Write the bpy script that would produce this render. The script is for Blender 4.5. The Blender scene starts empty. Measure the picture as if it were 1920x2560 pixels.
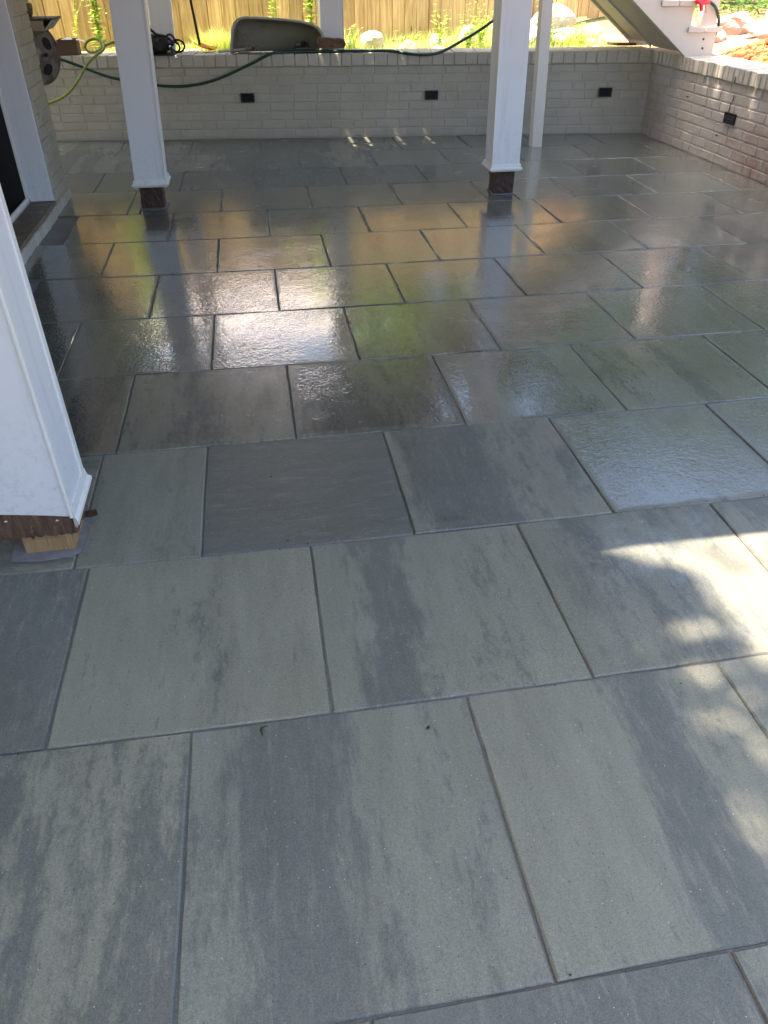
import bpy, bmesh, math, random
from mathutils import Vector, Matrix, Euler
from mathutils.geometry import intersect_point_line
random.seed(7)
scene = bpy.context.scene
C = scene.collection
R_ = math.radians

# ------------------------------------------------------------------ camera
cam_d = bpy.data.cameras.new('camera'); cam = bpy.data.objects.new('camera', cam_d); C.objects.link(cam)
scene.camera = cam
cam_d.sensor_fit = 'VERTICAL'; cam_d.sensor_height = 36; cam_d.sensor_width = 27
cam_d.lens = 36 * 1921.7 / 2560
cam_d.clip_start = .02; cam_d.clip_end = 400
yaw, pitch, roll = -0.15113769, -0.62344349, -0.00734378
f_ = Vector((-math.sin(yaw)*math.cos(pitch), math.cos(yaw)*math.cos(pitch), math.sin(pitch)))
r_ = Vector((math.cos(yaw), math.sin(yaw), 0)); u_ = r_.cross(f_)
cr, sr = math.cos(roll), math.sin(roll)
rr = cr*r_ + sr*u_; uu = -sr*r_ + cr*u_
M = Matrix((rr, uu, -f_)).transposed().to_4x4(); M.translation = Vector((-0.354401, -0.523068, 1.356315))
cam.matrix_world = M
scene.render.resolution_x = 768; scene.render.resolution_y = 1024

# ------------------------------------------------------------------ light
SUN = Vector((0.35, -0.008, -1.0)).normalized()          # direction the light travels
sl = bpy.data.lights.new('sun', 'SUN'); sl.energy = 5.0; sl.angle = R_(0.53); sl.color = (1.0, .82, .66)
so = bpy.data.objects.new('sun', sl); C.objects.link(so); so.rotation_euler = SUN.to_track_quat('-Z', 'Y').to_euler()
world = bpy.data.worlds.new('World'); scene.world = world; world.use_nodes = True
wn = world.node_tree; wn.nodes.clear()
sky = wn.nodes.new('ShaderNodeTexSky'); sky.sky_type = 'NISHITA'; sky.sun_disc = False
sky.sun_elevation = math.asin(-SUN.z); sky.sun_rotation = math.atan2(-SUN.x, -SUN.y)
sky.dust_density = 4.0; sky.air_density = 1.0; sky.ozone_density = .6
bg = wn.nodes.new('ShaderNodeBackground'); bg.inputs[1].default_value = .15
wo = wn.nodes.new('ShaderNodeOutputWorld')
wn.links.new(sky.outputs[0], bg.inputs[0]); wn.links.new(bg.outputs[0], wo.inputs[0])
scene.view_settings.view_transform = 'Standard'; scene.view_settings.look = 'None'
scene.view_settings.gamma = 1; scene.view_settings.exposure = 2.2

# ------------------------------------------------------------------ helpers
def tag(o, label=None, cat=None, group=None, kind=None):
    if label: o['label'] = label
    if cat: o['category'] = cat
    if group: o['group'] = group
    if kind: o['kind'] = kind
    return o
def thing(name, label, cat, loc=(0,0,0), group=None):
    o = bpy.data.objects.new(name, None); C.objects.link(o); o.location = loc; o.empty_display_size = .1
    return tag(o, label, cat, group)
def link(o, parent):
    C.objects.link(o)
    if parent:
        o.parent = parent
        P = Matrix.Translation(parent.location) if parent.type == 'EMPTY' else Matrix.Identity(4)
        o.matrix_parent_inverse = P.inverted()
    return o
def mesh_obj(name, verts, faces, mat, parent=None, smooth=False):
    me = bpy.data.meshes.new(name); me.from_pydata([tuple(v) for v in verts], [], faces); me.update()
    if mat: me.materials.append(mat)
    if smooth: me.polygons.foreach_set('use_smooth', [True]*len(me.polygons))
    return link(bpy.data.objects.new(name, me), parent)
class MB:
    def __init__(s): s.v = []; s.f = []
    def add(s, vs, fs, M=None):
        n = len(s.v)
        s.v += [(M @ Vector(v)) if M else Vector(v) for v in vs]
        s.f += [tuple(i+n for i in f) for f in fs]; return s
    def box(s, x0, x1, y0, y1, z0, z1, M=None, c=0.0):
        """box, optionally with every edge chamfered by c"""
        if c <= 0:
            vs = [(x,y,z) for z in (z0,z1) for y in (y0,y1) for x in (x0,x1)]
            return s.add(vs, [(0,2,3,1),(4,5,7,6),(0,1,5,4),(2,6,7,3),(0,4,6,2),(1,3,7,5)], M)
        bm = bmesh.new(); bmesh.ops.create_cube(bm, size=1)
        for v in bm.verts: v.co = Vector(((x0+x1)/2+v.co.x*(x1-x0), (y0+y1)/2+v.co.y*(y1-y0), (z0+z1)/2+v.co.z*(z1-z0)))
        bmesh.ops.bevel(bm, geom=bm.edges[:], offset=c, segments=1, affect='EDGES', profile=.5)
        bm.verts.ensure_lookup_table()
        s.add([v.co.copy() for v in bm.verts], [tuple(v.index for v in f.verts) for f in bm.faces], M); bm.free(); return s
    def prism(s, poly, axis, a, b):
        """extrude 2D poly along axis ('x','y','z') from a to b"""
        n = len(poly)
        def P(p, t): return {'x':(t,p[0],p[1]),'y':(p[0],t,p[1]),'z':(p[0],p[1],t)}[axis]
        vs = [P(p,a) for p in poly]+[P(p,b) for p in poly]
        fs = [tuple(range(n-1,-1,-1)), tuple(range(n,2*n))]+[(i,(i+1)%n,n+(i+1)%n,n+i) for i in range(n)]
        return s.add(vs, fs)
    def tube(s, pts, r, seg=8, cap=True):
        pts = [Vector(p) for p in pts]; rs = r if isinstance(r,(list,tuple)) else [r]*len(pts)
        n0 = len(s.v); up = Vector((0,0,1)); prev = None
        for i, p in enumerate(pts):
            t = (pts[min(i+1,len(pts)-1)]-pts[max(i-1,0)]).normalized()
            if prev is None:
                a = t.cross(up); a = a if a.length > .1 else t.cross(Vector((1,0,0)))
            else: a = prev - t*prev.dot(t)
            a.normalize(); prev = a; b = t.cross(a)
            for k in range(seg):
                q = 2*math.pi*k/seg; s.v.append(p+(a*math.cos(q)+b*math.sin(q))*rs[i])
        for i in range(len(pts)-1):
            for k in range(seg):
                k2 = (k+1)%seg; s.f.append((n0+i*seg+k, n0+i*seg+k2, n0+(i+1)*seg+k2, n0+(i+1)*seg+k))
        if cap:
            s.f.append(tuple(n0+k for k in range(seg-1,-1,-1))); e = n0+(len(pts)-1)*seg; s.f.append(tuple(e+k for k in range(seg)))
        return s
    def build(s, name, mat, parent=None, smooth=False): 
        o = mesh_obj(name, s.v, s.f, mat, parent, smooth)
        bm = bmesh.new(); bm.from_mesh(o.data); bmesh.ops.recalc_face_normals(bm, faces=bm.faces); bm.to_mesh(o.data); bm.free()
        return o
def spline(pts, n=8):
    pts = [Vector(p) for p in pts]; out = []
    for i in range(len(pts)-1):
        p0 = pts[max(i-1,0)]; p1 = pts[i]; p2 = pts[i+1]; p3 = pts[min(i+2,len(pts)-1)]
        for k in range(n):
            t = k/n; out.append(.5*((2*p1)+(p2-p0)*t+(2*p0-5*p1+4*p2-p3)*t*t+(-p0+3*p1-3*p2+p3)*t**3))
    out.append(pts[-1]); return out

class NT:
    def __init__(s, name):
        s.m = bpy.data.materials.new(name); s.m.use_nodes = True; s.t = s.m.node_tree; s.t.nodes.clear()
        s.out = s.n('ShaderNodeOutputMaterial'); s.b = s.n('ShaderNodeBsdfPrincipled'); s.l(s.b.outputs[0], s.out.inputs[0])
    def n(s, k, **kw):
        x = s.t.nodes.new(k)
        for a, v in kw.items(): setattr(x, a, v)
        return x
    def l(s, a, b): s.t.links.new(a, b)
    def val(s, sock, v):
        if isinstance(v, bpy.types.NodeSocket): s.l(v, sock)
        else: sock.default_value = v
    def math(s, op, a, b=0.0, c=None, clamp=False):
        x = s.n('ShaderNodeMath', operation=op, use_clamp=clamp); s.val(x.inputs[0], a); s.val(x.inputs[1], b)
        if c is not None: s.val(x.inputs[2], c)
        return x.outputs[0]
    def mapr(s, v, a, b, c=0.0, d=1.0, smooth=False):
        x = s.n('ShaderNodeMapRange'); x.interpolation_type = 'SMOOTHSTEP' if smooth else 'LINEAR'
        for i, q in enumerate((v, a, b, c, d)): s.val(x.inputs[i], q)
        return x.outputs[0]
    def mix(s, f, a, b, mode='MIX'):
        x = s.n('ShaderNodeMix', data_type='RGBA', blend_type=mode); s.val(x.inputs[0], f)
        for i, q in ((6, a), (7, b)): s.val(x.inputs[i], (q+(1,)) if isinstance(q, tuple) and len(q) == 3 else q)
        return x.outputs[2]
    def noise(s, vec, scale, detail=4, rough=.55, dist=0, out=0):
        x = s.n('ShaderNodeTexNoise'); s.l(vec, x.inputs['Vector'])
        x.inputs['Scale'].default_value = scale; x.inputs['Detail'].default_value = detail
        x.inputs['Roughness'].default_value = rough; x.inputs['Distortion'].default_value = dist
        return x.outputs[out]
    def voro(s, vec, scale, feature='F1', out=0):
        x = s.n('ShaderNodeTexVoronoi', feature=feature); s.l(vec, x.inputs['Vector']); x.inputs['Scale'].default_value = scale
        return x.outputs[out]
    def scalev(s, vec, sc, loc=(0,0,0), rot=(0,0,0)):
        x = s.n('ShaderNodeMapping'); s.l(vec, x.inputs[0]); x.inputs[1].default_value = loc; x.inputs[2].default_value = rot; x.inputs[3].default_value = sc
        return x.outputs[0]
    def obj(s): return s.n('ShaderNodeTexCoord').outputs['Object']
    def pos(s): return s.n('ShaderNodeNewGeometry').outputs['Position']
    def island(s): return s.n('ShaderNodeNewGeometry').outputs['Random Per Island']
    def bump(s, h, strength=.5, dist=.01):
        x = s.n('ShaderNodeBump'); x.inputs['Strength'].default_value = strength; x.inputs['Distance'].default_value = dist
        s.l(h, x.inputs['Height']); s.l(x.outputs[0], s.b.inputs['Normal']); return x
    def set(s, **kw):
        for k, v in kw.items():
            k = {'color':'Base Color','rough':'Roughness','metal':'Metallic','coat':'Coat Weight','spec':'Specular IOR Level'}.get(k, k)
            s.val(s.b.inputs[k], (v+(1,)) if isinstance(v, tuple) and len(v) == 3 else v)
        return s.m

def mat_plain(name, col, rough=.5, var=.12, scale=6, bump=.2, bscale=60, metal=0, dirt=None, bd=.002):
    t = NT(name); v = t.pos()
    n = t.noise(v, scale, 6)
    k = t.mapr(n, .3, .7, 1-var, 1+var)
    c = t.n('ShaderNodeVectorMath', operation='SCALE'); c.inputs[0].default_value = col; t.l(k, c.inputs['Scale'])
    cc = c.outputs[0]
    if dirt:
        d = t.mapr(t.noise(v, dirt[1], 8, .65), dirt[2], dirt[2]+.08, 0, dirt[3])
        cc = t.mix(d, cc, dirt[0])
    t.set(color=cc, rough=t.mapr(n, .3, .7, rough-.06, rough+.06), metal=metal)
    if bump: t.bump(t.noise(v, bscale, 3), bump, bd)
    return t.m

# ------------------------------------------------------------------ materials
def make_tile():
    t = NT('wet_porcelain_paver')
    uv = t.n('ShaderNodeUVMap', uv_map='Streak').outputs[0]
    loc = t.n('ShaderNodeUVMap', uv_map='Local').outputs[0]
    a = t.n('ShaderNodeSeparateColor'); ac = t.n('ShaderNodeAttribute', attribute_name='TileA'); t.l(ac.outputs['Color'], a.inputs[0])
    bb = t.n('ShaderNodeSeparateColor'); bc = t.n('ShaderNodeAttribute', attribute_name='TileB'); t.l(bc.outputs['Color'], bb.inputs[0])
    cen, wid, bias = a.outputs[0], a.outputs[1], a.outputs[2]
    wet, slope, tint = bb.outputs[0], bb.outputs[1], bb.outputs[2]
    lx = t.n('ShaderNodeSeparateXYZ'); t.l(loc, lx.inputs[0]); lu, lv = lx.outputs[0], lx.outputs[1]
    n1 = t.noise(t.scalev(uv, (4.2, 1.1, 1)), 1, 7, .6)
    n2 = t.noise(t.scalev(uv, (22, 5, 1)), 1, 8, .68)
    n3 = t.noise(t.scalev(uv, (60, 30, 1)), 1, 4, .7)
    # dark band
    x = t.math('ADD', t.math('SUBTRACT', lu, cen), t.math('MULTIPLY', t.math('SUBTRACT', lv, .5), t.math('SUBTRACT', slope, .5)))
    w = t.math('ADD', t.math('ADD', x, t.math('MULTIPLY', t.math('SUBTRACT', n1, .5), .42)), t.math('MULTIPLY', t.math('SUBTRACT', n2, .5), .52))
    d = t.math('ABSOLUTE', w)
    band = t.mapr(t.math('SUBTRACT', wid, d), -.045, .065, 0, .92, True)
    mot = t.math('ADD', t.math('MULTIPLY', n1, .45), t.math('ADD', t.math('MULTIPLY', n2, .38), t.math('MULTIPLY', n3, .17)))
    mot = t.mapr(t.math('ADD', mot, t.math('SUBTRACT', bias, .5)), .478, .57, 0, .88, True)
    dark = t.math('MAXIMUM', band, mot)
    # fine mottling eats holes in it
    dark = t.math('MULTIPLY', dark, t.mapr(n3, .3, .62, .72, 1.05))
    wisp = t.noise(t.scalev(uv, (34, 5.5, 1), loc=(5, 3, 0)), 1, 8, .74)
    dark = t.math('MULTIPLY', dark, t.mapr(wisp, .53, .64, 1, .38, True))
    fleck = t.noise(t.scalev(uv, (40, 9, 1), loc=(9, 1, 0)), 1, 9, .78)
    dark = t.math('MAXIMUM', dark, t.mapr(fleck, .57, .66, 0, .62, True))
    base = t.mix(tint, (.246, .249, .190), (.214, .225, .184))
    col = t.mix(dark, base, (.124, .137, .123))
    col = t.mix(1, col, t.mapr(t.noise(t.scalev(uv, (16, 3, 1), loc=(2, 8, 0)), 1, 6, .65), .3, .7, .88, 1.12), 'MULTIPLY')
    P = t.pos()
    sp = t.noise(P, 420, 2, .6); col = t.mix(1, col, t.mapr(sp, .3, .7, .74, 1.26), 'MULTIPLY')
    sp2 = t.noise(P, 150, 3, .7); col = t.mix(1, col, t.mapr(sp2, .3, .7, .88, 1.12), 'MULTIPLY')
    vo = t.n('ShaderNodeTexVoronoi'); t.l(P, vo.inputs['Vector']); vo.inputs['Scale'].default_value = 110
    sc = t.n('ShaderNodeSeparateColor'); t.l(vo.outputs['Color'], sc.inputs[0])
    speck = t.math('MULTIPLY', t.math('LESS_THAN', vo.outputs['Distance'], .13), t.math('GREATER_THAN', sc.outputs[0], .93))
    col = t.mix(t.math('MULTIPLY', speck, .75), col, (.62, .62, .58))
    speckd = t.math('MULTIPLY', t.math('LESS_THAN', vo.outputs['Distance'], .16), t.math('LESS_THAN', sc.outputs[0], .07))
    col = t.mix(t.math('MULTIPLY', speckd, .7), col, (.04, .04, .04))
    # wetness: pools in each slab's middle, dries from the edges
    eu = t.math('MINIMUM', lu, t.math('SUBTRACT', 1.0, lu)); ev = t.math('MINIMUM', lv, t.math('SUBTRACT', 1.0, lv))
    e = t.math('MINIMUM', eu, ev)
    nw = t.noise(P, 2.3, 5, .6); nw2 = t.noise(P, 9, 4, .6)
    dry = t.math('ADD', t.math('MULTIPLY', t.math('SUBTRACT', nw, .5), 1.5), t.math('MULTIPLY', t.math('SUBTRACT', nw2, .5), .5))
    W = t.math('ADD', t.math('ADD', wet, dry), t.mapr(e, 0, .075, -1.1, .0))
    W = t.mapr(W, .25, .72, 0, 1, True)
    pits = t.mapr(t.noise(P, 130, 3, .6), .585, .64, 1, .25, True)
    W = t.math('MULTIPLY', W, pits)
    col = t.mix(1, col, t.mapr(W, 0, 1, 1, .84), 'MULTIPLY')
    dmp = bc.outputs['Alpha']
    damp = t.mapr(t.math('ADD', dmp, t.math('MULTIPLY', dry, .35)), 0, 1, 0, 1, True)
    col = t.mix(1, col, t.mapr(damp, 0, 1, 1, .74), 'MULTIPLY')
    rough = t.mapr(sp2, .3, .7, .40, .52)
    rough = t.mapr(damp, 0, 1, rough, .27)
    t.set(color=col, rough=rough, spec=t.mapr(W, 0, 1, .5, .2))
    bmp = t.bump(t.math('ADD', t.math('MULTIPLY', sp, .6), sp2), .16, .0022)
    # water film
    t.set(coat=t.mapr(W, 0, 1, .0, 1.0), **{'Coat Roughness': t.mapr(W, 0, 1, .26, .012), 'Coat IOR': 1.8})
    f1 = t.noise(P, 62, 2, .55, .7); f2 = t.noise(P, 5, 2, .5)
    hb = t.n('ShaderNodeBump'); f4 = t.noise(P, 24, 3, .6, .8); t.l(t.math('ADD', t.math('MULTIPLY', f1, .8), t.math('ADD', t.math('MULTIPLY', f2, 1.3), t.math('MULTIPLY', f4, .75))), hb.inputs['Height'])
    t.l(t.mapr(t.noise(P, 3.1, 3, .6), .38, .62, .22, .68), hb.inputs['Strength']); hb.inputs['Distance'].default_value = .0019
    t.l(hb.outputs[0], t.b.inputs['Coat Normal'])
    return t.m
M_tile = make_tile()

def make_joint():
    t = NT('damp_joint_sand'); P = t.pos(); n = t.noise(P, 260, 4, .7); n2 = t.noise(P, 4, 5, .6)
    t.set(color=t.mix(t.mapr(n, .35, .65), (.13, .135, .135), t.mix(t.mapr(n2, .42, .58), (.17, .175, .17), (.25, .25, .24))), rough=.55)
    t.bump(n, .8, .004); return t.m
M_joint = make_joint()

def make_brick(name, base=(.42, .392, .32), stain=False, dirty=.5):
    t = NT(name); P = t.pos(); isl = t.island()
    n = t.noise(P, 5, 6, .6); nf = t.noise(P, 55, 5, .65); nb = t.noise(P, 16, 6, .6)
    col = t.mix(t.mapr(isl, 0, 1), tuple(c*.94 for c in base), tuple(c*1.04 for c in base))
    col = t.mix(t.mapr(n, .45, .7, 0, .45), col, tuple(c*.80 for c in (base[0], base[1]*.97, base[2]*.88)))
    # grime blotches and pock marks in the paint
    sp = t.mapr(t.noise(P, 34, 8, .75), .665, .70, 0, .75)
    col = t.mix(sp, col, (.14, .11, .085))
    if stain:
        s = t.n('ShaderNodeSeparateXYZ'); t.l(P, s.inputs[0])
        m = t.math('MULTIPLY', t.mapr(s.outputs[1], 5.9, 4.9, 0, 1, True), t.mapr(s.outputs[2], .46, .18, 0, 1, True))
        m = t.math('MULTIPLY', m, t.mapr(t.noise(P, 9, 7, .65), .36, .6, .1, 1))
        col = t.mix(t.math('MULTIPLY', m, .8), col, (.27, .145, .11))
    t.set(color=col, rough=t.mapr(n, .3, .7, .62, .75), spec=.3)
    t.bump(t.math('ADD', t.math('MULTIPLY', nb, 1.2), t.math('MULTIPLY', nf, .6)), .75, .0075)
    return t.m
M_brick = make_brick('cream_painted_brick')
M_brick_r = make_brick('stained_painted_brick', (.43, .385, .34), True)
M_cap = make_brick('cream_painted_coping', (.48, .445, .375))

def make_wood(name, light, dark, scale=(26, 26, 1.6), knots=True, rough=.6, isl=.25, dirt=None, bump=.35):
    t = NT(name); P = t.pos(); i = t.island()
    off = t.n('ShaderNodeCombineXYZ'); t.l(t.math('MULTIPLY', i, 37.0), off.inputs[2]); t.l(t.math('MULTIPLY', i, 11.0), off.inputs[0])
    va = t.n('ShaderNodeVectorMath', operation='ADD'); t.l(P, va.inputs[0]); t.l(off.outputs[0], va.inputs[1])
    v = t.scalev(va.outputs[0], scale)
    g = t.noise(v, 1, 6, .6, 1.2); g2 = t.noise(v, 4, 5, .7)
    col = t.mix(t.mapr(t.math('ADD', t.math('MULTIPLY', g, .7), t.math('MULTIPLY', g2, .3)), .38, .64), light, dark)
    col = t.mix(1, col, t.mapr(i, 0, 1, 1-isl, 1+isl), 'MULTIPLY')
    if knots:
        k = t.voro(t.scalev(va.outputs[0], (7, 7, 2.2)), 1); col = t.mix(t.mapr(k, .05, .11, .85, 0), col, tuple(c*.3 for c in dark))
    if dirt: col = t.mix(t.mapr(t.noise(P, dirt[1], 7, .65), dirt[2], dirt[2]+.1, 0, dirt[3]), col, dirt[0])
    t.set(color=col, rough=rough); t.bump(g2, bump, .003); return t.m
M_fence = make_wood('yellow_pine_boards', (.76, .55, .285), (.42, .25, .10), isl=.28)
M_newwood = make_wood('new_timber', (.44, .29, .14), (.24, .14, .06), (60, 60, 6), False, isl=.05)
M_rot = make_wood('rotted_dark_timber', (.085, .036, .02), (.012, .007, .005), (75, 75, 7), False, .55, .1, ((.16, .075, .035), 30, .60, .7), .9)
M_rot2 = make_wood('stripped_plywood', (.165, .095, .055), (.045, .026, .017), (50, 50, 9), False, .7, .1, ((.33, .20, .11), 22, .58, .75), .9)
M_deck = make_wood('dark_deck_timber', (.13, .10, .07), (.07, .055, .04), (2, 30, 30), False, .8, .15)

def make_paint(name, col, dirt=.35, rough=.42):
    t = NT(name); P = t.pos(); n = t.noise(P, 3, 5, .6)
    c = t.mix(t.mapr(n, .35, .7, 0, .25), col, tuple(x*.86 for x in col))
    d = t.mapr(t.noise(P, 48, 8, .8), .70, .73, 0, dirt); c = t.mix(d, c, (.25, .22, .18))
    st = t.noise(t.scalev(P, (26, 26, 1.5)), 1, 5, .6); c = t.mix(t.mapr(st, .56, .72, 0, .22), c, (.40, .37, .31))
    sz = t.n('ShaderNodeSeparateXYZ'); t.l(P, sz.inputs[0])
    sp = t.math('MULTIPLY', t.mapr(sz.outputs[2], .62, .12, 0, 1, True), t.mapr(t.noise(P, 45, 8, .75), .52, .72, 0, .4))
    c = t.mix(sp, c, (.30, .265, .21))
    t.set(color=c, rough=rough); t.bump(t.noise(t.scalev(P, (40, 40, 5)), 1, 5, .6), .25, .002); return t.m
M_white = make_paint('white_post_paint', (.76, .77, .78))
M_trim = make_paint('white_trim_paint', (.80, .79, .75), .3)
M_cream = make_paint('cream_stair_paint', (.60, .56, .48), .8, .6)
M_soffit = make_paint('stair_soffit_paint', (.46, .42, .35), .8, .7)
M_vent = mat_plain('black_vent_plastic', (.012, .012, .013), .35, bump=.1)
M_hole = mat_plain('vent_opening', (.003, .003, .003), .8, bump=0)
M_green = mat_plain('dark_green_hose', (.010, .042, .030), .35, .15, 20)
M_lime = mat_plain('yellow_green_hose', (.24, .30, .03), .4, .25, 40, dirt=((.10, .13, .02), 60, .5, .6))
M_blackf = mat_plain('black_fabric', (.008, .008, .009), .7, .3, 40, .8, 120, bd=.004)
M_steel = mat_plain('bright_metal', (.65, .65, .63), .25, .1, 30, 0, metal=1)
M_tub = mat_plain('olive_grey_plastic', (.215, .21, .165), .5, .18, 3, .15, 40, dirt=((.12, .085, .05), 4, .52, .6))
M_reel = mat_plain('grey_reel_plastic', (.27, .24, .205), .5, .15, 5, .2, 40, dirt=((.09, .055, .03), 6, .5, .6))
M_brown = mat_plain('brown_broken_brick', (.15, .085, .05), .85, .5, 22, 1, 60, bd=.01, dirt=((.50, .45, .38), 9, .62, .8))
M_box = mat_plain('brown_cardboard', (.10, .06, .035), .8, .3, 8)
M_dark = mat_plain('dark_board', (.035, .028, .022), .6, .3, 8)
M_pale = mat_plain('pale_pole', (.36, .33, .29), .5, .25, 10)
M_orange = mat_plain('orange_plastic', (.90, .46, .05), .35, .1, 5)
M_red = mat_plain('red_plastic', (.85, .03, .06), .35, .05, 5)
M_pot = mat_plain('brown_clay_pot', (.11, .075, .035), .6, .4, 30, dirt=((.3, .25, .12), 14, .55, .6))
M_plastic = mat_plain('white_plastic_film', (.7, .7, .72), .3, .1, 20)
M_glass = NT('dark_door_glass').set(color=(.004, .0035, .003), rough=.5, spec=.03)
M_sill = mat_plain('brown_threshold', (.16, .125, .085), .6, .35, 14, .4, 50, dirt=((.34, .32, .27), 11, .56, .6))
M_rock = mat_plain('pale_rock', (.52, .48, .43), .85, .3, 5, 1, 14, bd=.03, dirt=((.30, .17, .10), 5, .55, .5))
M_rock2 = mat_plain('pinkish_grey_rock', (.40, .33, .29), .85, .3, 6, 1, 14, bd=.03, dirt=((.42, .18, .08), 6, .55, .7))
M_clay = mat_plain('red_clay', (.42, .15, .055), .9, .35, 9, 1, 30, bd=.03)
M_bark = mat_plain('tree_bark', (.09, .065, .045), .9, .35, 12, 1, 30, bd=.02)
M_stucco = mat_plain('pale_house_siding', (.55, .53, .48), .7, .08, 3)
def make_yard():
    t = NT('yard_soil'); P = t.pos(); n = t.noise(P, 2.2, 7, .6); n2 = t.noise(P, 30, 5, .6)
    s = t.n('ShaderNodeSeparateXYZ'); t.l(P, s.inputs[0])
    clay = t.math('MULTIPLY', t.mapr(s.outputs[0], 3.3, 3.8, 0, 1, True), t.mapr(s.outputs[1], 9.6, 8.6, 0, 1, True))
    soil = t.mix(t.mapr(n, .4, .6), (.24, .21, .10), (.19, .23, .07))
    c = t.mix(clay, soil, t.mix(t.mapr(n, .35, .65), (.44, .18, .075), (.46, .28, .18)))
    t.set(color=t.mix(1, c, t.mapr(n2, .3, .7, .7, 1.3), 'MULTIPLY'), rough=.9); t.bump(n2, .8, .02); return t.m
M_yard = make_yard()
def make_leaf(name, a, b, trans=.5, rough=.45):
    t = NT(name); i = t.island(); t.t.nodes.remove(t.b)
    c = t.mix(i, a, b)
    d = t.n('ShaderNodeBsdfPrincipled'); t.l(c, d.inputs[0]); d.inputs['Roughness'].default_value = rough; d.inputs['Specular IOR Level'].default_value = .3
    tr = t.n('ShaderNodeBsdfTranslucent'); c2 = t.mix(1, c, (1.3, 1.45, .6), 'MULTIPLY'); t.l(c2, tr.inputs[0])
    m = t.n('ShaderNodeMixShader'); m.inputs[0].default_value = trans; t.l(d.outputs[0], m.inputs[1]); t.l(tr.outputs[0], m.inputs[2])
    t.l(m.outputs[0], t.out.inputs[0]); return t.m
M_leaf = make_leaf('tree_leaves', (.03, .06, .016), (.085, .12, .035), .35)
M_weed = make_leaf('weed_leaves', (.30, .46, .06), (.62, .68, .24), .45)
M_grass = make_leaf('grass_blades', (.25, .38, .05), (.70, .66, .34), .4)
M_ivy = make_leaf('ground_ivy', (.05, .12, .03), (.13, .22, .05), .35)
M_fallen = mat_plain('fallen_leaf', (.10, .13, .045), .6, .3, 60, bump=0)
M_fallenb = mat_plain('dead_brown_leaf', (.10, .065, .03), .7, .3, 60, bump=0)

# ------------------------------------------------------------------ paving
CX = [-0.00296, -0.00237, -0.00216, -0.00212, 0.0017, 0.0111, -0.00815, 0.01595, 0.00767, 0.01313]
CY = [-0.00837, -0.03169, -0.00187, 0.07607, -0.12494, 0.02654, 0.02437, -0.06484, 0.02194, -0.04548]
T = .6096
def warp(x, y):
    a = max(-1.1, min(1.15, x/3)); b = max(-1.1, min(1.1, (y-3.5)/3.5))
    B = (1, a, b, a*a, a*b, b*b, a*a*b, a*b*b, b**3, a**3)
    return (x+sum(p*q for p, q in zip(CX, B)), y+sum(p*q for p, q in zip(CY, B)))
# measured look of single slabs: (row, left u) -> band centre, width, bias, slope, horizontal streaks
SPEC = {
 (0,-1):(.33,.20,.47,.50,0), (0,0):(.60,.15,.44,.42,0), (0,-2):(.30,.0,.53,.5,0),
 (1,-1.5):(.60,.0,.44,.5,0), (1,-.5):(.28,.12,.46,.5,0), (1,.5):(.15,.0,.50,.5,0), (1,-2.5):(.6,.0,.56,.5,0),
 (2,-2):(.35,.0,.55,.5,1), (2,-1):(.5,.6,.8,.5,1), (2,0):(.30,.26,.49,.5,0), (2,1):(.3,.0,.46,.5,0),
 (-1,-.5):(.5,.5,.7,.5,0), (-1,-1.5):(.2,.0,.50,.5,0), (-1,.5):(.4,.0,.5,.5,0),
 (3,-1.5):(.5,.0,.5,.5,0), (3,-.5):(.25,.15,.52,.5,0), (4,0):(.7,.15,.52,.5,0), (9,1):(.35,.2,.5,.5,0),(10,1.5):(.55,.2,.5,.5,0),
}
def wetness(row, u):
    if row <= 0: return .02
    if row == 1: return .05 if u < 0 else .34
    if row == 2: return .02 if u < -.2 else (.26 if u < .9 else 1.0)
    if row == 3: return {-1.5:.5, -.5:.85, .5:1.2}.get(u, 1.3)
    if row <= 7: return 1.4
    if row <= 8: return 1.15
    return .0 if u < .9 else 1.25
rnd = random.Random(3)
tv, tf, uvS, uvL, cA, cB = [], [], [], [], [], []
HG, CH = .0024, .0035
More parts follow.
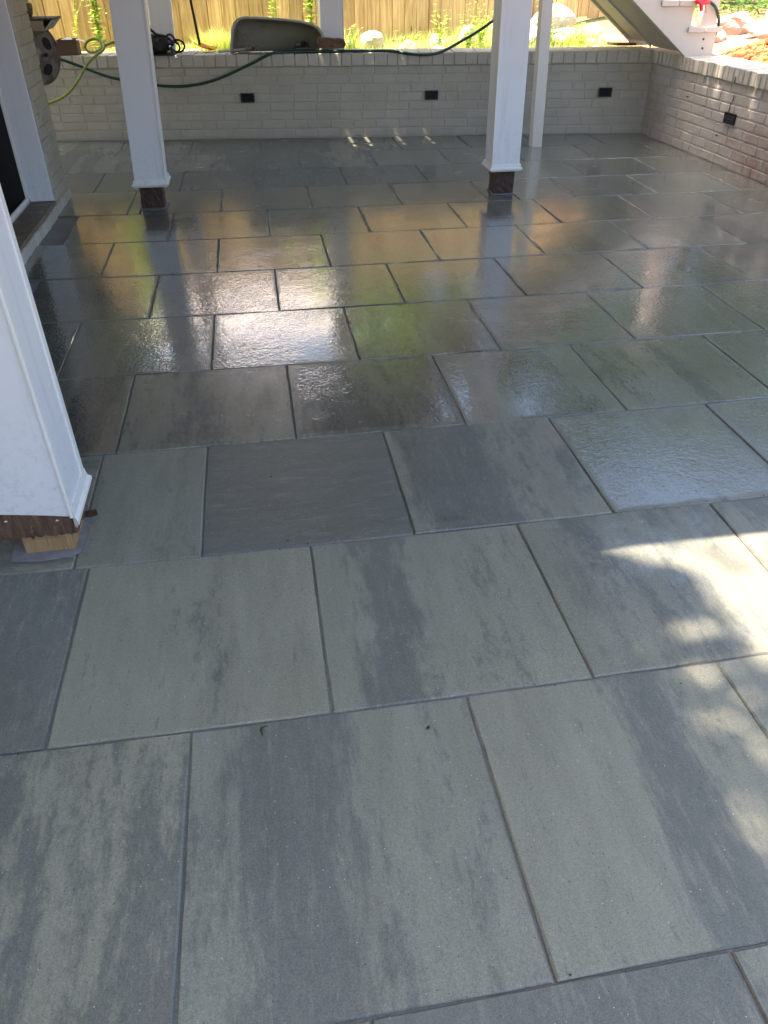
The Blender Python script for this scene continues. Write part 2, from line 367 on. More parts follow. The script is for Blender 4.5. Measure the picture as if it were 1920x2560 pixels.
def slab(row, u0, u1, v0, v1, hole=None):
    key = (row, u0)
    cen, wid, bias, slope, hz = SPEC.get(key, (rnd.random(), rnd.choice([0,0,0,.08,.14,.22]), .40+rnd.random()*.16, .5+rnd.uniform(-.15,.15), rnd.random() < .12))
    dm = 1.0 if row >= 3 else {2: .25 if u0 < .9 else 1.0, 1: .05 if u0 < 0 else .4}.get(row, 0.0)
    jx, jy = rnd.uniform(-.0012,.0012), rnd.uniform(-.0010,.0010)
    if row >= 9: bias += .09
    ox, oy = rnd.random()*40, rnd.random()*40; w = wetness(row, u0)+rnd.uniform(-.06,.06); tint = rnd.random()
    hz_ = .0012*rnd.uniform(-1, 1); tx, ty = rnd.uniform(-.0012,.0012), rnd.uniform(-.0012,.0012)
    g = HG/T; c = (HG+CH)/T
    N = 7
    def P(a, b, z):
        x, y = warp((u0+(u1-u0)*a)*T, (v0+(v1-v0)*b)*T); return (x+jx, y+jy, z+hz_+(a-.5)*tx+(b-.5)*ty)
    du, dv = u1-u0, v1-v0
    A = [g/du, c/du]+[c/du+(1-2*c/du)*k/N for k in range(1, N)]+[1-c/du, 1-g/du]
    Bv = [g/dv, c/dv]+[c/dv+(1-2*c/dv)*k/N for k in range(1, N)]+[1-c/dv, 1-g/dv]
    n0 = len(tv); nx = len(A); idx = {}
    pts = []
    for j, b in enumerate(Bv):
        for i, a in enumerate(A):
            edge = i in (0, nx-1) or j in (0, len(Bv)-1)
            q = P(a, b, -.003-abs(rnd.gauss(0,.0008)) if edge else 0)
            if edge or i in (1, nx-2) or j in (1, len(Bv)-2):
                k_ = .0011 if rnd.random() > .03 else .003
                q = (q[0]+rnd.uniform(-k_,k_), q[1]+rnd.uniform(-k_,k_), q[2])
            pts.append((q, a, b))
    # skirt
    ring = [(i, 0) for i in range(nx)]+[(nx-1, j) for j in range(1, len(Bv))]+[(i, len(Bv)-1) for i in range(nx-2, -1, -1)]+[(0, j) for j in range(len(Bv)-2, 0, -1)]
    tv.extend(p for p, _, _ in pts)
    info = [(a, b) for _, a, b in pts]
    base = len(tv)
    for (i, j) in ring:
        p, a, b = pts[j*nx+i]; tv.append((p[0], p[1], -.02)); info.append((a, b))
    def face(ids):
        tf.append(tuple(ids))
        for q in ids:
            a, b = info[q-n0]; X, Y = a*du*T, b*dv*T
            if hz: X, Y = Y, X
            uvS.append((X+ox, Y+oy)); uvL.append((b, a) if hz else (a, b)); cA.append((cen, wid, bias, 1)); cB.append((max(0, w), slope, tint, dm))
    for j in range(len(Bv)-1):
        for i in range(nx-1):
            q = n0+j*nx+i; face((q, q+1, q+nx+1, q+nx))
    L = len(ring)
    for k in range(L):
        i, j = ring[k]; i2, j2 = ring[(k+1)%L]
        face((n0+j*nx+i, base+k, base+(k+1)%L, n0+j2*nx+i2))
for row in range(-3, 12):
    off = 0 if row % 2 == 0 else .5
    u = -4+off if row < 9 else -5+off
    while u < 6.2:
        if -.7*0-3.3 < u < 5.7:
            if row == 2 and u == -2: slab(row, -2, -1.568, 2, 3); slab(row, -1.568, -1, 2, 3)
            elif row == 8 and u == -2:
                slab(8, -2, -1.87, 8, 9); slab(8, -1.87, -1, 8, 9)
            elif row == 8 and u == 2: slab(8, 2, 2.35, 8, 9); slab(8, 2.35, 3, 8, 9)
            else: slab(row, u, u+1, row, row+1)
        elif row >= 9 and u <= -3: slab(row, u, u+1, row, row+1)
        u += 1
pave = mesh_obj('patio_paving', tv, tf, M_tile)
me = pave.data
for nm, arr in (('Streak', uvS), ('Local', uvL)):
    L = me.uv_layers.new(name=nm); L.data.foreach_set('uv', [c for p in arr for c in p])
for nm, arr in (('TileA', cA), ('TileB', cB)):
    L = me.color_attributes.new(nm, 'FLOAT_COLOR', 'CORNER'); L.data.foreach_set('color', [c for p in arr for c in p])
tag(pave, kind='structure')
jb = MB(); jb.add([(-5,-3,-.0062),(6,-3,-.0062),(6,8.4,-.0062),(-5,8.4,-.0062)], [(0,1,2,3)])
tag(jb.build('joint_sand', M_joint), kind='structure')
# darker puttied joint collars round two post feet
mm = mat_plain('pale_mortar', (.20,.20,.21), .7, .2, 30, .5, 90)

def patch_sheet(name, poly, z, mat):
    mb = MB(); mb.prism(poly, 'z', z-.003, z); return tag(mb.build(name, mat), kind='structure')
patch_sheet('mortar_patch', [(-1.13,1.272),(-1.05,1.262),(-.97,1.270),(-.945,1.285),(-.940,1.36),(-.948,1.445),(-.955,1.50),(-1.0,1.49),(-1.12,1.48),(-1.14,1.38)], .0045, mm)
patch_sheet('mortar_patch', [(-1.15,5.035),(-1.07,5.02),(-.985,5.03),(-.962,5.06),(-.965,5.2),(-1.0,5.23),(-1.14,5.22)], .0045, mm)
patch_sheet('mortar_patch', [(1.27,4.995),(1.36,4.985),(1.445,4.998),(1.455,5.05),(1.45,5.16),(1.40,5.18),(1.28,5.17)], .0045, mm)
gr = random.Random(77); gb = MB()
for i in range(420):
    if gr.random() < .6:
        r0 = gr.randint(0, 9); x = gr.uniform(-1.6, 3.0); y = r0*T+gr.gauss(0,.006)
    else: x = gr.uniform(-1.6, 3.0); y = gr.uniform(.05, 6.5)
    x, y = warp(x, y); r = abs(gr.gauss(0, .0011))+.0008
    bm = bmesh.new(); bmesh.ops.create_icosphere(bm, subdivisions=1, radius=r)
    for v in bm.verts: v.co = Vector((x+v.co.x*gr.uniform(.7,1.6), y+v.co.y*gr.uniform(.7,1.4), .0015+v.co.z*.7))
    gb.add([v.co.copy() for v in bm.verts], [tuple(v.index for v in f.verts) for f in bm.faces]); bm.free()
o = gb.build('grit', mat_plain('dark_grit', (.05,.042,.03), .8, .5, 40, 0)); tag(o, 'fine dark grit and crumbs scattered over the paving', 'grit', None, 'stuff')

# ------------------------------------------------------------------ brick walls
WA, WB = Vector((-2.6, 7.776, 0)), Vector((3.30, 7.052, 0))
wd = (WB-WA).normalized(); wnrm = Vector((wd.y, -wd.x, 0))      # towards the camera
def frame(o, d, n):
    """local x along the wall, local y out of the wall's face, z up"""
    m = Matrix(((d.x, n.x, 0, o.x), (d.y, n.y, 0, o.y), (0, 0, 1, o.z), (0, 0, 0, 1))); return m
def brick_face(mb, M, L, H, rows, bl=.203, mort=.010, start=0.0, rn=None, relief=.0045, z0=0.0, skip=()):
    rn = rn or random.Random(5); ch = (H)/rows
    for r in range(rows):
        x = -(bl+mort)*(.5 if r % 2 else 0) - start + rn.uniform(-.02, .02)
        while x < L:
            b = bl*(1 if rn.random() > .06 else .5)
            x0, x1 = max(0, x), min(L, x+b)
            if x1-x0 > .025:
                dy = relief+rn.uniform(-.0015, .0018); z = z0+r*ch+mort/2+rn.uniform(-.001,.001)
                zz0, zz1 = z, z0+(r+1)*ch-mort/2
                c = .004; rx = rn.uniform(-.0012,.0012)
                vs = [(x0,0,zz0),(x1,0,zz0),(x1,0,zz1),(x0,0,zz1),
                      (x0+c,dy+rx,zz0+c),(x1-c,dy-rx,zz0+c),(x1-c,dy-rx,zz1-c),(x0+c,dy+rx,zz1-c)]
                mb.add(vs, [(4,5,6,7),(0,1,5,4),(1,2,6,5),(2,3,7,6),(3,0,4,7)], M)
            x += b+mort
def rowlock(mb, M, L, w, gap, depth, z0, z1, out, rn, dark_gap=0):
    x = 0
    while x < L-.02:
        b = w*rn.uniform(.85, 1.12)
        if x+b > L: b = L-x
        o = out+rn.uniform(-.003,.003); z = z1+rn.uniform(-.003,.003)
        mb.box(x, x+b, -depth, o, z0+rn.uniform(-.003,.002), z, M, c=.0045)
        x += b+gap*rn.uniform(.6,1.6)
# back wall
bw = thing('garden_wall', 'long low cream-painted brick retaining wall across the back of the patio', 'brick wall', (0.4, 7.41, 0))
L = (WB-WA).length; Mb = frame(WA, wd, wnrm)
mb = MB(); mb.box(0, L+.35, -.34, 0, -.1, .581, Mb); brick_face(mb, Mb, L, .581, 8, rn=random.Random(11)); mb.build('brickwork', M_brick, bw)
rn = random.Random(2)
mb = MB(); rowlock(mb, Mb, L+.0, .098, .006, .38, .583, .679, .024, rn); mb.box(.0, L+.3, -.36, .012, .582, .668, Mb); mb.build('coping', M_cap, bw)
# right wall
RA, RB = Vector((3.30, 7.052, 0)), Vector((3.335, 1.2, 0)); rd = (RB-RA).normalized(); rnn = Vector((rd.y, -rd.x, 0))
rw = thing('garden_wall', 'low brick wall along the right side with a reddish clay stain and gappy coping', 'brick wall', (3.5, 4.5, 0))
Lr = (RB-RA).length; Mr = frame(RA, rd, rnn)
mb = MB(); mb.box(.0, Lr, -.36, 0, -.1, .581, Mr); brick_face(mb, Mr, Lr, .581, 8, rn=random.Random(21)); mb.build('brickwork', M_brick_r, rw)
rn = random.Random(9)
mb = MB(); rowlock(mb, Mr, Lr, .066, .010, .40, .583, .679, .024, rn); mb.box(.0, Lr, -.385, .004, .582, .664, Mr); mb.build('coping', M_cap, rw)
# mortar fillet along the foot of both walls
# vents
def vent(M, label, sx=.124, sz=.076, louver=True):
    t = thing('wall_vent', label, 'vent', M.translation, 'black louvred vents in the brick walls')
    mb = MB()
    for (a, b, c, d) in ((-sx/2, sx/2, sz/2-.009, sz/2), (-sx/2, sx/2, -sz/2, -sz/2+.009), (-sx/2, -sx/2+.011, -sz/2+.009, sz/2-.009), (sx/2-.011, sx/2, -sz/2+.009, sz/2-.009)):
        mb.box(a, b, 0, .016, c, d, M, c=.0015)
    mb.build('frame', M_vent, t)
    b2 = MB(); b2.box(-sx/2+.011, sx/2-.011, .0005, .006, -sz/2+.009, sz/2-.009, M); b2.build('backing', M_hole, t)
    for k in range(3):
        z = -sz/2+.022+k*.017; q = MB()
        q.add([(-sx/2+.012, .006, z+.006), (sx/2-.012, .006, z+.006), (sx/2-.012, .015, z-.004), (-sx/2+.012, .015, z-.004),
               (-sx/2+.012, .006, z+.003), (sx/2-.012, .006, z+.003), (sx/2-.012, .015, z-.007), (-sx/2+.012, .015, z-.007)],
              [(0,1,2,3),(4,7,6,5),(0,3,7,4),(1,5,6,2),(0,4,5,1),(3,2,6,7)], M); q.build('louvre', M_vent, t)
def on_back(x, z, off=.006):
    k = (x-WA.x)/wd.x; p = WA+wd*k+wnrm*off; p.z = z; return frame(p, wd, wnrm)
vent(on_back(-.366, .335), 'black vent in back wall below the upturned tub, leftmost of the four')
vent(on_back(1.306, .340), 'black vent in back wall just left of the right-hand post')
vent(on_back(2.90, .347), 'black vent in back wall near the corner, under the stairs')
p = RA+rd*((7.052-5.575))+rnn*.006; p.z = .342
vent(frame(p, rd, rnn), 'black vent with open louvres in right-hand wall under chipped paint', .15, .078)

M_chip = mat_plain('bare_dark_mortar', (.09,.06,.045), .9, .4, 60)
for (dy, z, pl) in ((5.62, .405, [(-.006,-.045),(.008,-.040),(.012,-.01),(.006,.02),(.001,.045),(-.005,.015),(-.010,-.02)]), (5.60, .475, [(-.006,-.02),(.005,-.022),(.009,0),(.001,.028),(-.006,.008)]), (5.60, .60, [(-.004,-.02),(.006,-.015),(.005,.02),(-.003,.025)]), (5.72, .20, [(-.02,-.005),(.015,-.006),(.02,.004),(-.01,.006)]), (6.3, .40, [(-.02,-.003),(.02,-.005),(.015,.004),(-.02,.005)])):
    p_ = RA+rd*(7.052-dy)+rnn*.0055; p_.z = z; mb = MB(); n = len(pl)
    if z > .58: p_ += rnn*.024
    mb.add([(a, .0015, b) for a, b in pl]+[(a, -.003, b) for a, b in pl], [tuple(range(n))]+[(i,(i+1)%n,n+(i+1)%n,n+i) for i in range(n)], frame(p_, rd, rnn)); mb.build('paint_chip', M_chip, rw)

# ------------------------------------------------------------------ house with door
hs = thing('brick_house', 'cream-painted brick house wall with a dark glass door at the left edge', 'house', (-1.68, 4.0, 0))
XW = -1.68; YD0, YD1, YC = 2.9, 5.06, 5.50
Mh = frame(Vector((XW, YD1, 0)), Vector((0,1,0)), Vector((1,0,0)))
mb = MB()
mb.box(-2.6, XW, YD1+.002, YC, -.05, 5.9)
mb.box(-2.6, XW, -4, YD0, -.05, 5.9)
mb.box(-2.6, XW, YD0, YD1+.002, 2.15, 5.9)
mb.box(-2.55, -1.90, YD0, YD1+.002, -.05, .05)
brick_face(mb, Mh, YC-YD1, 2.2, 30, rn=random.Random(31), relief=.008)
Mh3 = frame(Vector((XW, -2.0, 0)), Vector((0,1,0)), Vector((1,0,0)))
brick_face(mb, Mh3, YD0+2.0, 2.2, 30, rn=random.Random(33), relief=.006)
mb.box(-7, -2.6, -4, YC-.01, -.05, 5.9)
mb.build('wall', make_brick('house_painted_brick', (.42, .39, .32)), hs)
mb = MB(); mb.box(-7.2, -1.72, -4.2, 5.6, 5.9, 6.0); mb.build('roof', M_dark, hs)
# rowlock sill course under the door
mb = MB(); Ms = frame(Vector((XW, YD0, 0)), Vector((0,1,0)), Vector((1,0,0))); rn = random.Random(4)
rowlock(mb, Ms, YD1-YD0+.44, .066, .008, .12, -.01, .058, .016, rn)
mb.build('sill_course', make_brick('sill_painted_brick', (.48, .46, .40)), hs)
mb = MB(); mb.box(-1.835, XW+.004, YD0+.01, YD1-.004, .059, .078, c=.004); mb.build('threshold', M_sill, hs)
dr = MB(); dr.box(-1.862, -1.855, YD0+.05, YD1-.026, .10, 2.1); door = dr.build('door', M_glass, hs)
mb = MB()
mb.box(-1.905, -1.84, YD0, YD1-.001, .06, .098, c=.004)          # track
mb.box(-1.852, -1.844, YD0, YD1-.03, .098, .110)
mb.box(-1.91, -1.835, YD1-.026, YD1-.001, .098, 2.15, c=.003)
mb.box(-1.905, -1.84, YD0, YD0+.06, .098, 2.15, c=.004)
mb.box(-1.905, -1.84, YD0+.06, YD1-.065, 2.09, 2.15, c=.004)
mb.build('frame', M_trim, door)
mb = MB(); mb.box(-1.834, XW-.004, YD1-.012, YD1+.001, .079, 2.15, c=.003); mb.build('door_jamb', M_white, hs)

# ------------------------------------------------------------------ posts
def lean(objs, z0, lx, ly):
    for o in objs:
        for v in o.data.vertices: v.co.x += (v.co.z-z0)*lx; v.co.y += (v.co.z-z0)*ly
def molding(mb, x0, x1, y0, y1, z0, z1, side, sc=1.0):
    """small stepped base moulding strip on one side of the box x0..x1, y0..y1"""
    h = z1-z0; prof = [(0,0),(.010,0),(.018,h*.22),(.024,h*.25),(.024,h*.42),(.013,h*.6),(.009,h),(0,h)]
    prof = [(a*sc, b) for a, b in prof]
    if side == 'x+': mb.prism([(0,0)], 'y', 0, 0) if False else None
    n = len(prof)
    if side in ('x+', 'x-'):
        s = 1 if side == 'x+' else -1; X = x1 if s > 0 else x0
        vs = [(X+s*p[0], y0-p[0], z0+p[1]) for p in prof]+[(X+s*p[0], y1+p[0], z0+p[1]) for p in prof]
    else:
        s = 1 if side == 'y+' else -1; Y = y1 if s > 0 else y0
        vs = [(x0-p[0], Y+s*p[0], z0+p[1]) for p in prof]+[(x1+p[0], Y+s*p[0], z0+p[1]) for p in prof]
    mb.add(vs, [tuple(range(n)), tuple(range(2*n-1, n-1, -1))]+[(i, (i+1)%n, n+(i+1)%n, n+i) for i in range(n)])
ZT = 2.42
# post nearest the camera, left
p1 = thing('porch_post', 'nearest white boxed post with torn-off base showing rotted and fresh timber', 'post', (-1.03, 1.376, 0), 'white boxed porch posts')
mb = MB(); mb.box(-1.098, -.962, 1.303, 1.449, 0, .16, c=.003); mb.build('timber_core', M_newwood, p1)
mb = MB(); rw_ = random.Random(14)
lo = [(-1.142+.0085*k, .072+rw_.uniform(-.004,.004)-(.008 if k % 7 == 3 else 0)) for k in range(24)]
mb.prism([(-1.142,.168)]+lo+[(-.944,.072),(-.944,.140)], 'y', 1.283, 1.297)
mb.prism([(1.299,.15),(1.299,.062),(1.33,.05),(1.36,.058),(1.39,.044),(1.42,.052),(1.452,.046),(1.452,.15)], 'x', -.956, -.9452)
mb.box(-1.14, -1.128, 1.299, 1.46, .075, .15)
mb.build('rotted_wrap', M_rot2, p1)
mb = MB(); mb.prism([(-1.144,.165),(-1.09,.158),(-1.0,.145),(-.937,.134),(-.937,ZT),(-1.144,ZT)], 'y', 1.274, 1.480); mb.build('casing', M_white, p1)
mb = MB(); mb.box(-.942, -.933, 1.268, 1.292, .131, ZT, c=.0015); mb.box(-.942, -.933, 1.455, 1.484, .131, ZT, c=.0015); mb.build('corner_board', M_trim, p1)
mb = MB(); molding(mb, -1.144, -.938, 1.278, 1.478, .098, .158, 'x+', .72); mo = mb.build('base_moulding', M_trim, p1)
for x, z in ((-1.115, .130), (-.985, .118)):
    mb = MB(); mb.add([(x,1.2815,z),(x+.009,1.2815,z+.001),(x+.006,1.2812,z+.005),(x+.002,1.2812,z+.004),(x,1.284,z),(x+.009,1.284,z+.001),(x+.006,1.284,z+.005),(x+.002,1.284,z+.004)],[(0,1,2,3),(7,6,5,4),(0,4,5,1),(1,5,6,2),(2,6,7,3),(3,7,4,0)]); mb.build('paint_flake', M_trim, p1)
lean([o for o in p1.children], .13, -.012, 0)
# small dark wedge under its back corner
w = MB(); w.prism([(-.958, 1.452), (-.925, 1.468), (-.928, 1.476), (-.96, 1.470)], 'z', .0, .016); w.build('shim', M_rot, p1)

def mid_post(name, x0, x1, y0, y1, zb, label, bx0, bx1, by0, by1, lx, side, wob):
    t = thing(name, label, 'post', ((x0+x1)/2, (y0+y1)/2, 0), 'white boxed porch posts')
    rn = random.Random(wob)
    # rotted core with ragged foot
    mb = MB(); bm = bmesh.new(); bmesh.ops.create_cube(bm, size=1); bmesh.ops.subdivide_edges(bm, edges=bm.edges[:], cuts=7, use_grid_fill=True)
    for v in bm.verts:
        x = (bx0+bx1)/2+v.co.x*(bx1-bx0); y = (by0+by1)/2+v.co.y*(by1-by0); z = (v.co.z+.5)*(zb+.02)
        k = 1+.0*z
        x += rn.uniform(-.0022,.0022)+math.sin(v.co.z*9+wob)*.0012; y += rn.uniform(-.002,.002)
        v.co = Vector((x, y, z))
    mb.add([v.co.copy() for v in bm.verts], [tuple(v.index for v in f.verts) for f in bm.faces]); bm.free()
    core = mb.build('timber_core', M_rot, t)
    mb = MB(); mb.box(x0, x1, y0, y1, zb, ZT, c=.002); c1 = mb.build('casing', M_white, t)
    mb = MB(); s = x1 if side > 0 else x0
    mb.box(s-.004 if side > 0 else s-.006, s+.006 if side > 0 else s+.004, y0-.004, y0+.02, zb+.001, ZT, c=.001)
    c2 = mb.build('corner_board', M_trim, t)
    out = [c1, c2]
    for sd in (('y-', 'x+') if wob == 1 else ('y-', 'x-', 'x+')):
        mb = MB(); molding(mb, x0, x1, y0, y1, zb-.006, zb+.040, sd, .8)
        out.append(mb.build('base_moulding', M_trim, t))
    lean(out, zb, lx, 0)
    return t
mid_post('porch_post', -1.150, -.952, 5.02, 5.215, .150, 'white boxed post on the left on a charred-looking dark foot, moulding broken', -1.133, -.988, 5.055, 5.195, .043, 1, 1)
mid_post('porch_post', 1.258, 1.450, 4.985, 5.18, .163, 'white boxed post right of centre with moulded base above a dark rotted foot', 1.290, 1.433, 5.022, 5.16, -.010, -1, 2)
# slender painted post standing directly on the paving
p4 = thing('slender_post', 'slender cream-painted post standing directly on the paving behind the right-hand post', 'post', (2.11, 6.62, 0))
mb = MB(); mb.box(2.066, 2.158, 6.565, 6.655, .0, 1.62, c=.003); a = mb.build('shaft', M_cream, p4)
mb = MB(); mb.box(2.058, 2.166, 6.556, 6.664, .62, .64, c=.002); b = mb.build('joint_band', M_cream, p4) if False else None
lean([a], 0, -.028, 0)
# two more boxed posts standing on the back wall
for x0, x1, yy, lab in ((.338, .540, 7.56, 'boxed post standing on the back wall behind the tub and brick chunk'), (-1.165, -.972, 7.74, 'boxed post standing on the back wall behind the black bag')):
    t = thing('porch_post', lab, 'post', ((x0+x1)/2, yy+.1, .68), 'white boxed porch posts')
    mb = MB(); mb.box(x0, x1, yy, yy+.19, .676, ZT, c=.002); a = mb.build('casing', M_white, t)
    mb = MB(); mb.box(x1-.004, x1+.006, yy-.004, yy+.02, .68, ZT, c=.001); b = mb.build('corner_board', M_trim, t)
    lean([a, b], .7, .04 if x0 < 0 else .0, 0)

# ------------------------------------------------------------------ deck overhead (casts the shade, seen in the wet floor)
dk = thing('porch_deck', 'timber deck overhead resting on the white boxed posts', 'deck', (0, 4, 2.6))
mb = MB(); ZD = 2.60
slots = [(-.375, 6.95), (-.225, 6.95), (.075, 7.02), (.345, 6.95), (.82, 7.0), (1.02, 6.9)]
x = XW+.0
xs = []
gapx = [s[0] for s in slots]
edges = sorted(gapx)
cur = -1.675
for g in edges:
    mb.box(cur, g-.0175, 5.8, 7.95, ZD, ZD+.035); cur = g+.0175
mb.box(-4.2, -1.676, 5.52, 7.95, ZD, ZD+.035)
mb.box(cur, 1.35, 5.8, 7.95, ZD, ZD+.035)
k = -1.675
while k < 2.25:
    mb.box(k, min(k+.139, 2.25), 1.08, 5.798, ZD, ZD+.035); k += .1395
mb.build('decking', M_deck, dk)
mb = MB()
for i in range(13):
    y = 1.1+i*.39
    mb.box(-1.67, 2.24, y, y+.04, ZD-.14, ZD-.001)
for y in (6.34, 7.02, 7.86): mb.box(-1.67, 1.34, y, y+.07, ZD-.14, ZD-.001)
mb.build('joist', M_deck, dk)
for b in ((-1.2, 2.2, 1.30, 1.45), (-1.2, 2.2, 5.03, 5.17), (-1.3, 1.3, 7.60, 7.85)):
    mb = MB(); mb.box(*b, ZT, ZD-.141); mb.build('beam', M_deck, dk)
mb = MB(); mb.box(-1.67, .35, 5.801, 6.93, ZD+.036, ZD+.05); mb.box(.35, 1.35, 5.801, 6.90, ZD+.036, ZD+.05); mb.box(-1.67, -.5, 6.6, 7.9, ZD+.036, ZD+.05); mb.box(-1.67,1.35,7.42,7.60,ZD+.036,ZD+.05)
mb.build('gap_sun_blocker', M_dark, dk)  # unseen strips added above the gaps to cut the sun streaks short

# ------------------------------------------------------------------ stairs
st = thing('garden_stairs', 'cream-painted wooden stairs coming down onto the corner of the brick wall', 'stairs', (3.4, 7.0, .68))
SL = .745; zf = .681
def zl(x): return zf+SL*(3.29-x)
XT = .75
def stringer(y0, y1, mat, name, up=.36, xf=3.53):
    steps = []
    # sawtooth top: treads every .27 m
    poly = [(3.29, zf), (xf, zf), (xf, .848), (3.285, .848), (3.285, 1.033), (3.015, 1.033)]
    x, z = 3.015, 1.033
    while x > XT+.3:
        z += .185; poly.append((x, z)); x -= .262; poly.append((x, z))
    poly += [(XT, z), (XT, zl(XT))]
    mb = MB(); mb.prism(poly, 'y', y0, y1); return mb.build(name, mat, st)
stringer(6.462, 6.508, M_cream, 'stringer')
stringer(7.492, 7.538, M_cream, 'stringer')
# sloping boxed soffit in two bays, a slit of daylight between
def slope_board(y0, y1, d0, d1, mat, name, x0=XT, x1=3.29):
    mb = MB(); mb.prism([(x1, zl(x1)+d0), (x1, zl(x1)+d1), (x0, zl(x0)+d1), (x0, zl(x0)+d0)], 'y', y0, y1); return mb.build(name, mat, st)
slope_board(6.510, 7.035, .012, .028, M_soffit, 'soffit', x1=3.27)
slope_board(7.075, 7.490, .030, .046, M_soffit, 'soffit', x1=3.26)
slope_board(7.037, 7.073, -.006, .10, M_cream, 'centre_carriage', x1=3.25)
x, z = 3.015, .85
tr = [(3.27, 3.565, .85)]; zz = 1.035; xx = 3.0
while xx > XT: tr.append((xx, xx+.30, zz)); zz += .185; xx -= .262
for (a, b, z) in tr:
    mb = MB(); mb.box(a, a+.142, 6.44, 7.56, z, z+.038, c=.003); mb.box(a+.15, b, 6.44, 7.56, z, z+.038, c=.003); mb.build('tread', M_cream, st)
for i, (a, b, z) in enumerate(tr[1:]):
    mb = MB(); mb.box(a+.285, a+.299, 6.51, 7.49, z-.147, z-.066 if i == 0 else z-.001); 
    if i: mb.build('riser', M_cream, st)
mb = MB(); mb.box(3.375, 3.505, 6.455, 6.545, .889, 1.75, c=.003); mb.build('newel_post', M_cream, st)
mb = MB(); mb.box(3.281, 3.296, 6.470, 6.49, .889, 1.033); mb.build('nosing_block', M_cream, st)
for (x, z) in ((3.425, .80), (3.432, .735)):
    mb = MB(); mb.box(x-.006, x+.007, 6.4575, 6.463, z-.006, z+.007); mb.build('bolt_hole', M_hole, st)
mb = MB(); mb.prism([(3.13, 7.50), (3.30, 7.46), (3.31, 7.62), (3.08, 7.63)], 'z', .68, .70); mb.build('foot_block', M_rot2, st)

# ------------------------------------------------------------------ yard terrain
def gh(x, y):
    """height of the yard behind the walls"""
    h = .60+.02*math.sin(x*2.1+y)+.015*math.sin(x*5-y*3)
    if x > 3.4: h += min(.14, (x-3.4)*.13)
    if y > 8.6: h += min(.5, (y-8.6)*.05*(1 if x < 3 else 2.2))
    return h
tx0, tx1, ty0, ty1 = -9, 34, -14, 45
def grid_obj(name, x0, x1, y0, y1, nx, ny, hf, mat):
    vs = [(x0+(x1-x0)*i/nx, y0+(y1-y0)*j/ny, hf(x0+(x1-x0)*i/nx, y0+(y1-y0)*j/ny)) for j in range(ny+1) for i in range(nx+1)]
    fs = [(j*(nx+1)+i, j*(nx+1)+i+1, (j+1)*(nx+1)+i+1, (j+1)*(nx+1)+i) for j in range(ny) for i in range(nx)]
    return tag(mesh_obj(name, vs, fs, mat, None, True), kind='structure')
def wall_y(x): return 7.776-(x+2.6)*.1227
# three patches of ground that leave the sunken patio free
vs, fs = [], []
def patch(pts_fn, nu, nv):
    n0 = len(vs)
    for j in range(nv+1):
        for i in range(nu+1):
            x, y = pts_fn(i/nu, j/nv); vs.append((x, y, gh(x, y)))
    for j in range(nv):
        for i in range(nu): a = n0+j*(nu+1)+i; fs.append((a, a+1, a+nu+2, a+nu+1))
def pA(u, v):
    x = -9+u*(3.55+9); y0 = wall_y(x)+.30; return (x, y0+(22-y0)*v**1.6)
def pB(u, v):
    x = 3.55+u**1.7*30; return (x, -12+34*v)
patch(pA, 90, 70); patch(pB, 90, 130)
g = mesh_obj('yard_ground', vs, fs, M_yard, None, True); tag(g, kind='structure')
mb = MB(); mb.add([(-150,-150,-.09),(150,-150,-.09),(150,150,-.09),(-150,150,-.09)], [(0,1,2,3)])
tag(mb.build('ground', M_yard), kind='structure')

# ------------------------------------------------------------------ fence
FD = Vector((1, .16, 0)).normalized(); FO = Vector((-4.2, 8.45, 0))
fn = thing('board_fence', 'tall fence of upright yellow pine boards behind the back wall', 'fence', (0, 9.2, .6))
rn = random.Random(12); mb = MB(); d = 0; Mf = frame(FO, FD, Vector((FD.y, -FD.x, 0)))
while d < 10.3:
    wv = .138; z0 = gh(FO.x+FD.x*d, 9.3)+rn.uniform(.0,.03)+(.08 if d > 6.6 else 0); 
    mb.box(d+rn.uniform(0,.003), d+wv, rn.uniform(0,.004), .018+rn.uniform(-.002,.004), z0, 2.03+rn.uniform(-.01,.01), Mf)
    mb.box(d+wv-.03, d+wv+.035, -.030, -.012, z0+.01, 2.01, Mf); d += wv+rn.uniform(.002,.006)
mb.build('boards', M_fence, fn)
for z in (.95, 1.4, 1.85):
    mb = MB(); mb.box(0, 10.3, -.07, -.031, z, z+.09, Mf); mb.build('rail', M_fence, fn)

# ------------------------------------------------------------------ rocks, clay
def rock(name, loc, s, seed, mat, label, rot=0, group=None):
    rn = random.Random(seed); bm = bmesh.new(); bmesh.ops.create_icosphere(bm, subdivisions=3, radius=1)
    planes = [(Vector((rn.gauss(0,1), rn.gauss(0,1), rn.gauss(0,.8))).normalized(), rn.uniform(.55,.85)) for _ in range(9)]
    for v in bm.verts:
        for nn, dd in planes:
            k = v.co.dot(nn)-dd
            if k > 0: v.co -= nn*k*.92
        v.co += Vector((rn.uniform(-1,1), rn.uniform(-1,1), rn.uniform(-1,1)))*.025
        v.co = Vector((v.co.x*s[0], v.co.y*s[1], v.co.z*s[2]))
    me = bpy.data.meshes.new(name); bm.to_mesh(me); bm.free(); me.materials.append(mat)
    o = bpy.data.objects.new(name, me); C.objects.link(o); o.location = loc; o.rotation_euler = (0, 0, rot)
    return tag(o, label, 'rock', group)
G1 = 'pale rocks behind the back wall'; G2 = 'rocks on the clay bank at the right'
def rz(x, y, up): return (x, y, gh(x, y)+up)
